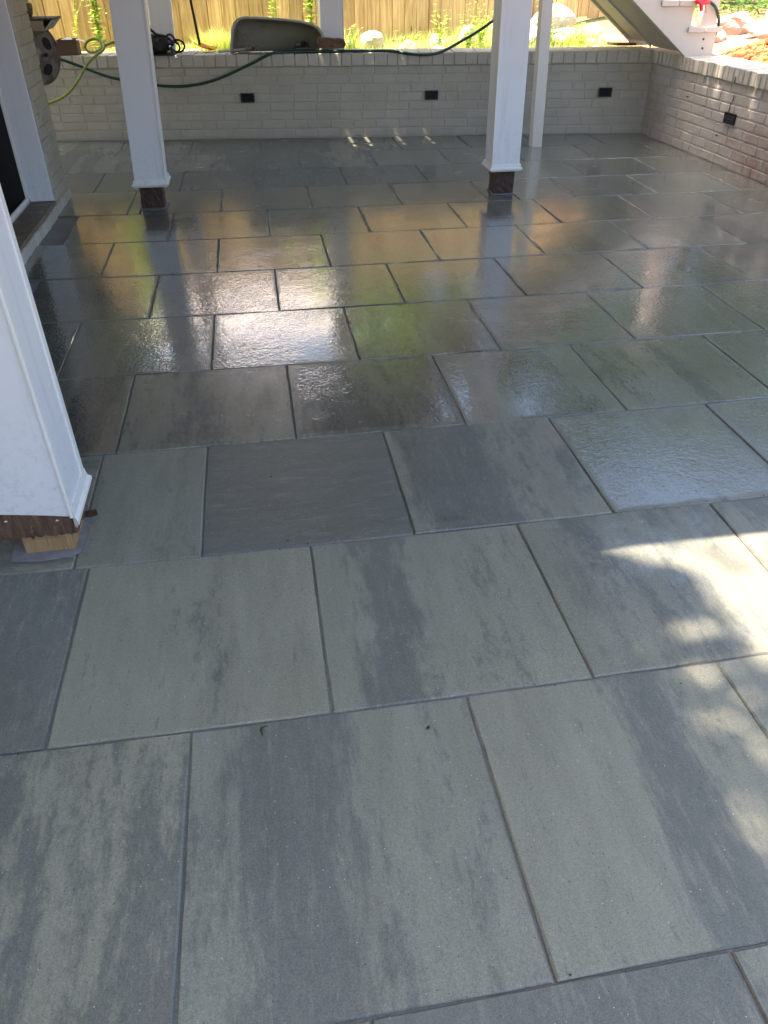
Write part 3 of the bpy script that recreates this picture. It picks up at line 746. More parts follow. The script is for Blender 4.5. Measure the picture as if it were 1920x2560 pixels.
for i, (x, y, sx, sy, sz, lab) in enumerate([
 (.97, 8.72, .13, .10, .10, 'domed pale rock at the fence foot right of the boxed wall post'),
 (1.30, 8.55, .17, .10, .06, 'flat pale rock in grass right of the domed rock'),
 (1.62, 8.60, .10, .09, .07, 'small pale rock between the flat rock and the right-hand post'),
 (1.98, 8.75, .10, .08, .10, 'pinkish rock partly hidden behind the right-hand post'),
 (1.55, 8.15, .12, .08, .04, 'low pale stone in the grass close to the back wall'),
 (2.62, 9.55, .16, .12, .07, 'flat slab-like pale rock at the fence foot beside the slender post'),
 (3.05, 9.25, .30, .22, .16, 'largest pale boulder seen beneath the stairs'),
 (2.72, 8.75, .17, .14, .09, 'mid-sized rock left of the big boulder under the stairs'),
 (2.95, 8.35, .20, .14, .08, 'broad pale rock in front of the big boulder under the stairs'),
 (2.55, 8.30, .10, .09, .06, 'small rock just right of the slender post'),
 (3.05, 7.78, .13, .06, .03, 'thin white stone lying against the stair foot'),
 (3.32, 8.75, .15, .12, .10, 'rock nearly hidden by the lower end of the stairs'),
 (2.78, 8.15, .11, .09, .06, 'small angular rock left of the broad pale rock under the stairs'),
 (2.66, 9.0, .15, .11, .09, 'pale rock behind the leafy weed right of the slender post'),
 (3.38, 8.35, .13, .10, .07, 'rock close behind the sloping edge of the stairs'),
 (3.10, 8.10, .10, .07, .05, 'smallest pale stone in front of the broad rock under the stairs'),
 (.72, 8.62, .10, .08, .05, 'small pale rock directly right of the boxed wall post'),
 (-.82, 8.05, .17, .06, .05, 'long whitish stone between the black bag and the shovel')]):
    rock('rock', rz(x, y, sz*.7), (sx*1.15, sy, sz*1.15), 50+i, M_rock, lab, i*1.1 if i < 17 else .1, G1)
for i, (x, y, sx, sy, sz, lab) in enumerate([
 (4.65, 8.15, .36, .24, .16, 'pale pink boulder right behind the foot of the stairs'),
 (5.3, 8.35, .42, .22, .14, 'tan boulder at the far right below the greenery'),
 (4.55, 6.95, .46, .24, .07, 'broad flat sunlit slab on the clay right of the stairs'),
 (4.75, 7.45, .40, .20, .10, 'whitish slab behind the flat sunlit slab'),
 (3.95, 5.62, .30, .22, .10, 'grey rock spilling onto the right wall coping'),
 (4.45, 6.25, .34, .20, .09, 'long brown-edged slab half buried in red clay'),
 (4.2, 7.75, .22, .16, .12, 'small bright rock tucked behind the newel post'),
 (5.6, 7.6, .30, .25, .17, 'rounded boulder at the right edge of the picture')]):
    rock('boulder', rz(x, y, sz*.4), (sx, sy, sz), 80+i, M_rock2, lab, (.5, 1.2, .3, 2.8, 1.9, .5, .4, 1)[i], G2)
# heap of red clay with clods, one mass
rn = random.Random(6); mb = MB()
def clod(c, r):
    bm = bmesh.new(); bmesh.ops.create_icosphere(bm, subdivisions=1, radius=r)
    for v in bm.verts: v.co = v.co*rn.uniform(.75, 1.15)+Vector(c)
    mb.add([v.co.copy() for v in bm.verts], [tuple(v.index for v in f.verts) for f in bm.faces]); bm.free()
for i in range(520):
    a = rn.random(); x = 3.66+abs(rn.gauss(0, .30)); y = 5.2+rn.random()*1.45
    hh = .16*math.exp(-((x-3.95)/.28)**2-((y-6.05)/.45)**2)
    clod((x, y, gh(x, y)+hh*rn.uniform(.5,1.0)), rn.uniform(.012,.042))
n = 26; vv = []; ff = []
for j in range(n+1):
    for i in range(n+1):
        x = 3.6+i/n*1.0; y = 5.1+j/n*1.8
        vv.append((x, y, gh(x, y)-.02+.16*math.exp(-((x-3.95)/.28)**2-((y-6.05)/.45)**2)+rn.uniform(-.008,.008)))
for j in range(n):
    for i in range(n): a = j*(n+1)+i; ff.append((a, a+1, a+n+2, a+n+1))
mb.add(vv, ff); o = mb.build('clay_heap', M_clay); tag(o, 'heap of loose red clay beside the stair foot on the right wall', 'clay', None, 'stuff')

# ------------------------------------------------------------------ plants
def leaf_quad(vs, fs, c, d, n, L, w, bend=.15):
    """pointed leaf from c along d; n roughly the leaf normal"""
    d = d.normalized(); s = d.cross(n)
    if s.length < 1e-3: s = d.cross(Vector((1, 0, 0)))
    s.normalize(); n = s.cross(d)
    k = len(vs)
    vs += [c, c+d*L*.35+s*w*.5, c+d*L*.35-s*w*.5, c+d*L*.75+s*w*.36-n*L*bend*.5, c+d*L*.75-s*w*.36-n*L*bend*.5, c+d*L-n*L*bend]
    fs += [(k, k+1, k+2), (k+1, k+3, k+4, k+2), (k+3, k+5, k+4)]
def rv(rn, z=1): return Vector((rn.gauss(0,1), rn.gauss(0,1), rn.gauss(0,1)*z)).normalized()
def weed(x, y, h, n, seed, label, leafL=.07, name='leafy_weed', z0=None):
    rn = random.Random(seed); z0 = gh(x, y) if z0 is None else z0
    t = thing(name, label, 'plant', (x, y, z0), 'weeds growing behind the back wall')
    sv = MB(); vs, fs = [], []
    for k in range(n):
        a = rn.uniform(0, 6.28); ld = Vector((math.cos(a), math.sin(a), 0))*rn.uniform(.03,.2)
        hh = h*rn.uniform(.7,1); pts = [Vector((x,y,z0))+ld*q*q+Vector((0,0,hh*q))+Vector((rn.uniform(-.02,.02)*q, rn.uniform(-.02,.02)*q, 0)) for q in (0,.25,.5,.75,1)]
        sv.tube(pts, [.004,.0035,.003,.0025,.001], 5)
        m = int(hh/.045)
        for i in range(m):
            q = (i+1)/m; c = pts[min(4,int(q*4))].lerp(pts[min(4,int(q*4)+1)], q*4-int(q*4))
            for s in range(2):
                aa = i*2.1+s*3.1+rn.uniform(-.4,.4); d = Vector((math.cos(aa), math.sin(aa), rn.uniform(-.1,.6)))
                leaf_quad(vs, fs, c, d, Vector((0,0,1)), leafL*rn.uniform(.6,1.2)*(1.15-q*.6), leafL*.42*rn.uniform(.8,1.2)*(1.15-q*.5))
    sv.build('stem', M_weed, t); mesh_obj('foliage', vs, fs, M_weed, t)
    return t
weed(-1.90, 8.12, .70, 3, 1, 'tall thin pale weed right of the hose reel', .045)
weed(-1.66, 8.08, 1.6, 9, 2, 'bushy yellow-green weed behind the looped yellow-green hose', .085)
weed(-1.22, 8.15, .62, 3, 3, 'short weed seen between the left post and the boxed wall post behind the bag', .075)
weed(-.04, 8.45, .95, 4, 4, 'thin weed rising behind the upturned tub', .07)
weed(.30, 8.15, 1.55, 9, 5, 'leafy weed between the tub and the boxed wall post', .085)
weed(1.56, 8.2, .40, 4, 6, 'low weed with long fronds left of the right-hand post', .10)
weed(2.40, 8.15, 1.35, 13, 7, 'dense shrub seen between right-hand and slender posts', .07)
weed(2.72, 8.3, .52, 6, 8, 'leafy weed just right of the slender post', .075)
weed(-.95, 7.98, .22, 2, 10, 'small weed behind the black bag', .05)
for i, (x, y, h, n_, lab) in enumerate([
 (-1.42, 8.05, .55, 6, 'leafy clump between the tall bushy weed and the left boxed post'),
 (.68, 8.25, .30, 6, 'low leafy clump right of the boxed wall post'),
 (1.20, 8.05, .22, 6, 'small leafy clump in front of the flat pale rock'),
 (1.82, 8.05, .34, 9, 'bushy clump just left of the right-hand post'),
 (2.02, 8.35, .42, 8, 'bushy clump mostly behind the right-hand post'),
 (2.95, 8.05, .26, 7, 'leafy clump among rocks left of the stair foot'),
 (2.62, 7.95, .24, 5, 'low sprawling weed among small stones beneath the stairs')]):
    weed(x, y, h, n_, 30+i, lab, .075)
# grass
rn = random.Random(17); vs, fs = [], []
def blade(x, y, h, w, base=None):
    a = rn.uniform(0, 6.28); d = Vector((math.cos(a), math.sin(a), 0)); s = Vector((-d.y, d.x, 0))*w
    b = Vector((x, y, gh(x, y)-.01)) if base is None else base; le = rn.uniform(.15,.8)*h
    k = len(vs); vs.extend([b-s, b+s, b+d*le*.35+Vector((0,0,h*.6))-s*.7, b+d*le*.35+Vector((0,0,h*.6))+s*.7, b+d*le+Vector((0,0,h))])
    fs.extend([(k, k+1, k+3, k+2), (k+2, k+3, k+4)])
def tuft(x, y, n, r, h):
    for _ in range(n): blade(x+rn.gauss(0,r), y+rn.gauss(0,r), h*rn.uniform(.4,1.1), rn.uniform(.0015,.004))
for _ in range(15000):
    x = rn.uniform(-2.6, 3.45); y = wall_y(x)+.34+rn.random()**1.3*1.9
    blade(x, y, rn.uniform(.02,.09) if y < 8.9 else rn.uniform(.04,.14), rn.uniform(.0015,.004))
for x, y, n, r, h in ((-.62,8.05,420,.09,.27),(-.50,8.12,350,.09,.25),(-.42,8.05,250,.08,.22),(-.72,8.2,200,.08,.2),(1.75,8.05,250,.10,.17),(2.0,7.95,250,.10,.2),(1.1,8.1,160,.1,.12),(.75,8.0,160,.1,.14),(1.45,8.0,200,.1,.13),(2.9,8.0,260,.12,.18),(3.05,8.1,260,.12,.2),(2.6,8.05,200,.12,.14),(-1.35,8.0,200,.1,.2),(-1.15,7.98,200,.08,.18),(.65,8.3,150,.08,.25)):
    tuft(x, y, n, r, h)
o = mesh_obj('grass', vs, fs, M_grass); tag(o, 'sunlit yellow-green grass growing between the back wall and the fence', 'grass', None, 'stuff')
# ivy bank at the right
rn = random.Random(23); vs, fs = [], []
for _ in range(9000):
    x = rn.uniform(4.2, 9.5); y = rn.uniform(8.9, 12.0); z = gh(x, y)+rn.random()**.7*(.30+.18*math.sin(x*3)+.35*(y-8.9)/3)
    leaf_quad(vs, fs, Vector((x, y, z)), rv(rn,.5), Vector((0,-.4,1)), rn.uniform(.04,.10), rn.uniform(.02,.045))
o = mesh_obj('ground_ivy', vs, fs, M_ivy); tag(o, 'dark green ground cover on the bank at the top right', 'ground cover', None, 'stuff')

# trees: trunk, limbs, leaf clumps
def tree(x, y, h, cr_, cz, n, seed, label, leaf=.13, z0=None, cy=None, clumps=60, mat=None):
    rn = random.Random(seed); z0 = gh(x, y)-.1 if z0 is None else z0
    t = thing('tree', label, 'tree', (x, y, z0), 'trees round the yard')
    mb = MB(); top = Vector((x+rn.uniform(-.3,.3), y+rn.uniform(-.3,.3), h*.85))
    base = Vector((x, y, z0)); mb.tube([base, base.lerp(top,.3)+Vector((.1,0,0)), base.lerp(top,.65), top], [h*.022, h*.017, h*.011, h*.004], 9)
    cl = []
    for k in range(clumps):
        d = rv(rn,.8); rr_ = rn.random()**.45
        cl.append((Vector((x, y, cz))+Vector((d.x*cr_[0]*rr_, d.y*cr_[1]*rr_, d.z*cr_[2]*rr_)), rn.uniform(.28,.6)*min(cr_)*.5))
    for c, r in cl[:14]:
        s = base.lerp(top, rn.uniform(.35,.85)); mb.tube([s, s.lerp(c,.5)+Vector((0,0,.2)), c], [h*.007, h*.004, h*.0015], 5)
    mb.build('trunk', M_bark, t, True)
    vs, fs = [], []
    for i in range(n):
        c, r = rn.choice(cl); p = c+rv(rn)*r*rn.random()**.4
        leaf_quad(vs, fs, p, rv(rn,.5), rv(rn), leaf*rn.uniform(.7,1.3), leaf*.55)
    mesh_obj('crown', vs, fs, mat or M_leaf, t)
    return t
nh = thing('unseen_pale_house', 'unseen pale-roofed house added beyond the board fence to brighten the floor reflections', 'house', (-2.0, 15.5, .6))  # unseen house added so the wet floor has something bright to reflect
mb = MB(); mb.box(-7.5, 1.0, 13.4, 18.0, .3, 3.2); mb.build('wall', M_stucco, nh)
mb = MB(); mb.prism([(12.2, 2.35), (15.7, 5.3), (19.2, 2.35), (19.2, 2.25), (15.7, 5.18), (12.2, 2.25)], 'x', -7.8, 1.3); mb.build('roof', mat_plain('pale_metal_roof', (.72,.66,.60), .5), nh)
for x in (-6.2, -3.4, -.9):
    mb = MB(); mb.box(x, x+.9, 13.37, 13.39, 1.5, 2.6); mb.build('window', M_glass, nh)
tree(6.3, 11.0, 7.0, (2.1, 2.1, 2.4), 4.2, 5600, 1, 'broad leafy tree beyond the right end of the fence', .15)
tree(10.0, 13.5, 9.5, (2.8, 2.8, 3.2), 5.8, 5600, 2, 'taller tree far beyond the clay bank', .2)
tree(2.2, 13.6, 5.4, (1.3, 1.3, 1.5), 3.9, 7000, 3, 'rounded green tree rising above the fence, leaves coloured brighter as if sunlit', .15, mat=make_leaf('sunlit_tint_leaves', (.16, .26, .03), (.36, .44, .08), .4))  # sunlight put into the leaf colour, brighter than the other trees
tree(9.5, 6.2, 7.5, (2.2, 2.2, 2.6), 4.6, 4500, 4, 'leafy tree on the right side of the yard', .17)
tree(6.5, 16.5, 10.5, (2.6, 2.6, 3.4), 6.4, 9000, 6, 'tall tree in the gap behind the yard', .2)
tree(-3.6, 14.0, 6.2, (1.2, 1.2, 1.6), 4.6, 5000, 7, 'slim tree behind the left part of the fence', .16)
# big shade tree: its crown reaches over the patio's open right side; leaves kept where they throw the shade the photo shows
DAP = ((.62,.735,.08,.032),(.56,.725,.04,.025),(.57,.60,.05,.030),(.64,.50,.05,.03),(.55,.45,.045,.03),(.60,.37,.03,.085),(.50,.36,.022,.03),(.61,.20,.03,.09),(.478,.20,.024,.10),(.52,.44,.05,.025),(.65,.60,.03,.04))
def shade_tree():
    rn = random.Random(99)
    t = thing('shade_tree', 'large shade tree whose crown spreads high over the open side of the patio', 'tree', (3.2, -4.6, 0), 'trees round the yard')
    base = Vector((3.2,-4.6,-.1)); mb = MB(); top = Vector((0,-2,8.4))
    mb.tube([base, Vector((3.0,-4.4,3)), Vector((2,-3.4,6)), top], [.24,.2,.15,.06], 10)
    for e in ((-1.5,1.5,8.3),(1.2,2.2,8.1),(1.8,-1.2,8.2),(-.8,5,8.6),(.6,6.2,8.6)):
        e = Vector(e); s = Vector((2,-3.4,6)); mb.tube([s, s.lerp(e,.5)+Vector((0,0,.5)), e], [.1,.06,.02], 7)
    mb.build('trunk', M_bark, t, True)
    vs, fs = [], []
    def inpatch(x, y, e):
        # the sunny patch: a tongue pointing left, widening to the right, then dapples towards the camera
        k = rn.random()
        if k < .02: return False
        if y < 1.2 and x < 2.0:
            if x > .70 and y > .54: return True
            if x > .50 and y > 1.045-(x-.50)*.62: return True
            if x > 1.0 and y > .30: return True
        if k < .06: return False
        for (cx_, cy_, rx, ry) in DAP:
            if ((x-cx_)/(rx))**2+((y-cy_)/(ry))**2 < 1: return True
        return False
    cells = [(rn.uniform(0,4.3), rn.uniform(-3.5, 7.0)) for _ in range(60)]
    n = 0; tries = 0
    while n < 16000 and tries < 120000:
        tries += 1
        sx = rn.uniform(.1, 3.75); sy = rn.uniform(-2.6, 7.2)
        near = sx < 1.6 and -.6 < sy < 1.35
        if not near and rn.random() < .2: continue
        z = rn.uniform(6.9, 8.6)
        if inpatch(sx, sy, 0): continue
        if 1.35 < sy <= 5.6 and sx < 2.75: continue
        if sy > 6.75 and sx < 3.5: continue
        if sy > 5.6 and sx < 1.9: continue
        if sx > 3.45 and rn.random() < .6: continue
        c = Vector((sx, sy, 0))-SUN*(z/(-SUN.z))
        L = rn.uniform(.09,.15)*(.7 if near else 1.2); d = rv(rn,.3)
        leaf_quad(vs, fs, c-d*L*.5, d, Vector((rn.gauss(0,.35), rn.gauss(0,.35), 1)), L, L*.6); n += 1
    n = 0
    while n < 3200:
        sx = rn.uniform(.30, 1.65); sy = rn.uniform(-.7, 1.35); z = rn.uniform(6.9, 8.6)
        if inpatch(sx, sy, 0): continue
        c = Vector((sx, sy, 0))-SUN*(z/(-SUN.z)); L = rn.uniform(.07,.11); d = rv(rn,.3)
        leaf_quad(vs, fs, c-d*L*.5, d, Vector((rn.gauss(0,.35), rn.gauss(0,.35), 1)), L, L*.6); n += 1
    mesh_obj('crown', vs, fs, M_leaf, t)
shade_tree()

# ------------------------------------------------------------------ hoses
def hose(pts, r, mat, label, name='garden_hose', seg=8):
    mb = MB(); mb.tube(spline(pts, 8), r, seg); return tag(mb.build(name, mat, None, True), label, 'hose')
hose([(-1.72,5.98,.83),(-1.88,6.5,.76),(-1.95,7.2,.72),(-1.82,7.50,.63),(-1.55,7.55,.52),(-1.22,7.55,.455),(-.92,7.51,.44),(-.64,7.475,.487),(-.33,7.44,.60),(-.13,7.40,.685),(0,7.43,.694),(.3,7.42,.694),(.62,7.37,.694),(.93,7.32,.692),(1.10,7.25,.672),(1.25,7.22,.668),(1.38,7.22,.69),(1.55,7.24,.762),(1.72,7.22,.85),(1.90,7.20,.97),(2.05,7.18,1.09)],
     .0125, M_green, 'dark green hose drooping from the reel and running along the back wall coping')
hose([(-2.15,7.32,.34),(-1.98,7.30,.39),(-1.87,7.30,.45),(-1.77,7.32,.55),(-1.69,7.33,.645),(-1.60,7.36,.71),(-1.545,7.42,.745),(-1.55,7.48,.79),(-1.60,7.52,.815),(-1.68,7.53,.80),(-1.715,7.52,.75),(-1.67,7.50,.715),(-1.60,7.48,.73),(-1.54,7.46,.765),(-1.46,7.46,.79),(-1.38,7.48,.785),(-1.28,7.50,.74),(-1.24,7.52,.70)],
     .0112, M_lime, 'yellow-green hose looped on the back wall beside the reel')
hose([(2.7,6.44,1.6),(2.95,6.42,1.35),(3.15,6.40,1.17),(3.33,6.42,1.08),(3.40,6.43,1.06),(3.46,6.43,1.02),(3.52,6.46,.95),(3.555,6.50,.885),(3.57,6.56,.80),(3.62,6.75,.70)],
     .0115, M_green, 'green hose draped over the stair newel below the red nozzle')
nz = thing('hose_nozzle', 'bright red hose nozzle hanging by the stairs at the top edge', 'nozzle', (3.35, 6.40, 1.05))
mb = MB(); mb.tube([(3.262,6.40,1.07),(3.29,6.40,1.066),(3.335,6.40,1.062),(3.385,6.41,1.058)], [.016,.022,.022,.013], 10); mb.build('body', M_red, nz, True)
mb = MB(); mb.tube([(3.31,6.395,1.055),(3.318,6.395,1.02),(3.322,6.395,1.002)], [.017,.016,.012], 8); mb.build('grip', M_red, nz, True)
mb = MB(); mb.tube([(3.345,6.40,1.05),(3.36,6.40,1.02),(3.372,6.40,.985)], .004, 6); mb.build('trigger', mat_plain('pink_trigger',(.6,.25,.2),.4), nz, True)

# hose reel on the end of the house wall
rl = thing('hose_reel', 'large brown-grey hose reel with holes in its flange beside the house corner', 'hose reel', (-1.9, 6.0, .7))
ax = Vector((.80, -.60, 0)).normalized(); rc = Vector((-1.835, 6.02, .832)); u1 = Vector((0,0,1)); u2 = ax.cross(u1)
def flange(off, r, name):
    mb = MB(); n = 36; c = rc+ax*off; th = ax*.010
    rings = [(.045, 0), (.075, .004), (r*.93, .0), (r, .012), (r*1.0, -.012)]
    hole = []
    bm = bmesh.new(); prev = None
    for (q, o) in rings:
        ring = [bm.verts.new(c+ax*o+(u1*math.cos(a)+u2*math.sin(a))*q) for a in [2*math.pi*k/n for k in range(n)]]
        if prev:
            for k in range(n):
                if q == r*.93 and False: continue
                bm.faces.new((prev[k], prev[(k+1)%n], ring[(k+1)%n], ring[k]))
        prev = ring
    bmesh.ops.solidify(bm, geom=bm.faces[:], thickness=.006)
    me = bpy.data.meshes.new(name); bm.to_mesh(me); bm.free(); me.materials.append(M_reel)
    o = link(bpy.data.objects.new(name, me), rl)
    return o
fa = flange(.07, .188, 'flange'); fb = flange(-.07, .188, 'flange')
for k in range(4):
    a = k*math.pi/2+.55; c = rc+ax*.078+(u1*math.cos(a)+u2*math.sin(a))*.112
    mb = MB(); pts = []
    for j in range(18):
        b = 2*math.pi*j/18; rad = (u1*math.cos(a)+u2*math.sin(a)); tan = (-u1*math.sin(a)+u2*math.cos(a))
        pts.append(c+rad*math.cos(b)*.030+tan*math.sin(b)*.042)
    mb.add(pts+[p-ax*.016 for p in pts], [tuple(range(18)), tuple(range(35,17,-1))]+[(i,(i+1)%18,18+(i+1)%18,18+i) for i in range(18)])
    mb.build('hand_hole', M_hole, fa)
mb = MB(); mb.tube([rc-ax*.068, rc+ax*.068], .075, 20); mb.build('drum', M_reel, rl, True)
mb = MB()
for k in range(4):
    pts = [rc+ax*(-.04+.026*k)+(u1*math.cos(a)+u2*math.sin(a))*.10 for a in [2*math.pi*j/24 for j in range(25)]]; mb.tube(pts, .0125, 7)
mb.build('wound_hose', M_green, rl, True)
mb = MB(); mb.box(-2.05,-1.72, 5.50, 5.53, .62, .95); mb.tube([(-1.9,5.53,.775), tuple(rc)], .015, 8); mb.build('bracket', M_dark, rl)
# shelf-like tray with pot above it
ZS = .055
ty = thing('tray', 'dark-topped shallow tray with a pale end jutting out above the hose reel', 'tray', (-1.9, 5.95, .95))
mb = MB(); mb.box(-2.35, -1.595, 5.81, 6.10, .985, .995); mb.build('lid', M_dark, ty)
mb = MB(); mb.box(-2.35, -1.66, 5.80, 5.815, .925, .983); mb.box(-2.35, -1.66, 6.09, 6.105, .925, .983); mb.box(-2.35,-1.66,5.815,6.09,.925,.932); mb.build('side_board', mat_plain('tan_board', (.30,.24,.16), .7), ty)
mb = MB(); mb.add([(-1.658,5.80,.926),(-1.658,6.105,.926),(-1.60,6.105,.983),(-1.60,5.80,.983),(-1.664,5.80,.93),(-1.664,6.105,.93),(-1.606,6.105,.984),(-1.606,5.80,.984)], [(0,1,2,3),(7,6,5,4),(0,3,7,4),(1,5,6,2),(0,4,5,1),(3,2,6,7)]); mb.build('end_flap', M_pale, ty)
for b in ((-2.36,-2.30,5.50,6.10,.88,.924), (-1.76,-1.72,5.50,6.08,.90,.924)):
    mb = MB(); mb.box(*b); mb.build('support_arm', M_dark, ty)
pt = thing('potted_plant', 'plant with broad bright leaves in a mossy brown pot on the tray', 'plant', (-1.80, 5.98, 1.0))
mb = MB()
prof = [(.035,0),(.048,.02),(.055,.05),(.056,.075),(.050,.08),(.046,.076),(.044,.06)]
n = 20; pv = [(-1.795+r*math.cos(2*math.pi*k/n), 5.97+r*math.sin(2*math.pi*k/n), .996+z) for r, z in prof for k in range(n)]
pf = [(i*n+k, i*n+(k+1)%n, (i+1)*n+(k+1)%n, (i+1)*n+k) for i in range(len(prof)-1) for k in range(n)]+[tuple(range(n-1,-1,-1)), tuple((len(prof)-1)*n+k for k in range(n))]
mb.add(pv, pf); mb.build('pot', M_pot, pt, True)
rn = random.Random(41); vs, fs = [], []; sb = MB()
for k in range(9):
    a = k*.75+.2; c = Vector((-1.795+.02*math.cos(a), 5.97+.02*math.sin(a), 1.07)); e = c+Vector((.10*math.cos(a), .10*math.sin(a), .10+.02*(k%3)))
    sb.tube([c, c.lerp(e,.5)+Vector((0,0,.03)), e], .003, 5)
    leaf_quad(vs, fs, e, Vector((math.cos(a), math.sin(a), -.35)), Vector((0,0,1)), .13, .06, .3)
sb.build('stem', M_weed, pt); mesh_obj('foliage', vs, fs, M_weed, pt)

for _r in (ty, pt):
    for _o in _r.children:
        for _v in _o.data.vertices: _v.co.z += ZS
bx = thing('cardboard_box', 'small open brown box holding clear plastic on the left end of the back wall', 'box', (-1.88, 7.78, .68))
mb = MB(); mb.box(-1.975,-1.81,7.70,7.708,.681,.80); mb.box(-1.975,-1.81,7.86,7.868,.681,.80); mb.box(-1.975,-1.967,7.708,7.86,.681,.80); mb.box(-1.818,-1.81,7.708,7.86,.681,.80); mb.box(-1.967,-1.818,7.708,7.86,.681,.69); mb.build('carton', M_box, bx)
mb = MB(); mb.add([(-1.81,7.70,.80),(-1.81,7.86,.80),(-1.755,7.85,.775),(-1.755,7.71,.785),(-1.81,7.70,.797),(-1.81,7.86,.797),(-1.756,7.85,.772),(-1.756,7.71,.782)],[(0,3,2,1),(4,5,6,7),(0,1,5,4),(1,2,6,5),(2,3,7,6),(3,0,4,7)]); mb.build('flap', M_plastic, bx)
rn = random.Random(5); bm = bmesh.new(); bmesh.ops.create_icosphere(bm, subdivisions=2, radius=1)
for v in bm.verts: v.co = Vector((-1.90+v.co.x*.06, 7.78+v.co.y*.06, .775+v.co.z*.035))+Vector((rn.uniform(-.01,.01),rn.uniform(-.01,.01),rn.uniform(-.01,.01)))
mb = MB(); mb.add([v.co.copy() for v in bm.verts], [tuple(v.index for v in f.verts) for f in bm.faces]); bm.free(); mb.build('plastic_wrap', M_plastic, bx)

# upturned tub leaning on the wall top
def tub():
    t = thing('plastic_tub', 'olive-grey plastic tub standing on its side on the back wall', 'tub', (-.05, 7.62, .68))
    out = [(-.470,.682),(-.460,.76),(-.440,.86),(-.415,.910),(-.375,.940),(-.325,.953),(-.15,.945),(.03,.930),(.16,.914),(.25,.893),(.305,.865),(.338,.825),(.345,.79),(.325,.745),(.285,.682)]
    cx_, cz_ = -.06, .80; n = len(out)
    bm = bmesh.new()
    def ring(s, y, dz=0): return [bm.verts.new((cx_+(x-cx_)*s, y, .682+(z-.682)*(1-(1-s)*1.0)+dz)) for x, z in out]
    rs = [ring(1.03, 7.50), ring(1.0, 7.498), ring(.985, 7.51), ring(.95, 7.60), ring(.90, 7.66), ring(.80, 7.685)]
    for a, b in zip(rs, rs[1:]):
        for k in range(n-1): bm.faces.new((a[k], a[k+1], b[k+1], b[k]))
    bm.faces.new(rs[-1]); bmesh.ops.recalc_face_normals(bm, faces=bm.faces)
    bmesh.ops.solidify(bm, geom=bm.faces[:], thickness=.006)
    me = bpy.data.meshes.new('shell'); bm.to_mesh(me); bm.free(); me.materials.append(M_tub)
    me.polygons.foreach_set('use_smooth', [True]*len(me.polygons)); link(bpy.data.objects.new('shell', me), t)
    mb = MB(); mb.tube([(x, 7.497, z) for x, z in out], .011, 8); mb.build('rim', mat_plain('lit_rim_tint', (.36,.35,.29), .5), t, True)  # light caught along the rim is put into a paler colour
tub()
pl = thing('pole', 'pale pole with a coupling lying on the wall top in front of the tub', 'pole', (-.5, 7.45, .69))
mb = MB(); mb.tube([(-.58,7.54,.698),(-.33,7.46,.722)], .011, 8); mb.build('tube', M_pale, pl, True)
mb = MB(); mb.tube([(-.335,7.462,.722),(-.285,7.446,.730)], [.018,.018], 8); mb.tube([(-.285,7.446,.730),(-.235,7.43,.743)], [.007,.009], 6); mb.tube([(-.285,7.446,.72),(-.245,7.435,.712)], [.008,.006], 6); mb.build('coupling', mat_plain('brown_coupling', (.13,.10,.08), .6), pl, True)
rn = random.Random(71); bm = bmesh.new(); bmesh.ops.create_cube(bm, size=1); bmesh.ops.subdivide_edges(bm, edges=bm.edges[:], cuts=5, use_grid_fill=True)
for v in bm.verts:
    x, y, z = v.co; k = 1-.12*abs(x)*2*abs(z)*2
    v.co = Vector((.412+x*.26*k+rn.uniform(-.006,.006), 7.47+y*.11+rn.uniform(-.006,.006), .752+z*.072*(1-.18*x)+rn.uniform(-.004,.004)-.012*x))
mb = MB(); mb.add([v.co.copy() for v in bm.verts], [tuple(v.index for v in f.verts) for f in bm.faces]); bm.free()
tag(mb.build('brick_chunk', M_brown), 'rough brown brick chunk resting on the hose on the back wall', 'brick')
br = thing('scrub_brush', 'small black bristle brush in front of the tub beside the brick chunk', 'brush', (.17, 7.44, .69))
mb = MB(); mb.box(.095,.235,7.43,7.48,.704,.73,c=.008); mb.box(.098,.15,7.435,.0+7.475,.73,.768,c=.008); mb.build('block', M_vent, br)
mb = MB(); rn = random.Random(3)
for k in range(60):
    x = .135+rn.random()*.075; mb.tube([(x,7.435+rn.random()*.04,.73),(x+rn.uniform(-.006,.006),7.435+rn.random()*.04,.775-.0*(x-.13)-abs(x-.165)*.4)], .0014, 4)
mb.build('bristles', M_vent, br)
# black bag with strap
bg_ = thing('black_bag', 'crumpled black bag with coiled straps and a steel clip on the back wall', 'bag', (-1.1, 7.62, .68))
bm = bmesh.new(); bmesh.ops.create_icosphere(bm, subdivisions=4, radius=1); rn = random.Random(8)
ph = [rn.uniform(0,6) for _ in range(8)]
for v in bm.verts:
    c = v.co.copy(); f = 1+.07*math.sin(c.x*7+ph[0])*math.cos(c.z*6+ph[1])+.05*math.sin(c.x*13+c.z*9+ph[2])+.04*math.sin(c.y*11+c.x*5+ph[3])
    x, y, z = c*f; v.co = Vector((-1.14+x*.15, 7.60+y*.09, .745+z*.088*(1 if z > 0 else .72)+max(0,-x)*.03))
mb = MB(); mb.add([v.co.copy() for v in bm.verts], [tuple(v.index for v in f.verts) for f in bm.faces]); bm.free(); mb.build('body', M_blackf, bg_, True)
mb = MB(); mb.tube(spline([(-1.17,7.58,.82),(-1.19,7.57,.86),(-1.165,7.57,.885),(-1.13,7.57,.86),(-1.10,7.57,.835),(-1.03,7.56,.82),(-.985,7.55,.79),(-.97,7.54,.75)],6), .011, 7)
mb.tube(spline([(-1.0,7.55,.79),(-1.015,7.55,.82),(-.985,7.55,.835),(-.955,7.55,.81),(-.94,7.55,.775)],6), .009, 7); mb.build('handle', M_blackf, bg_, True)
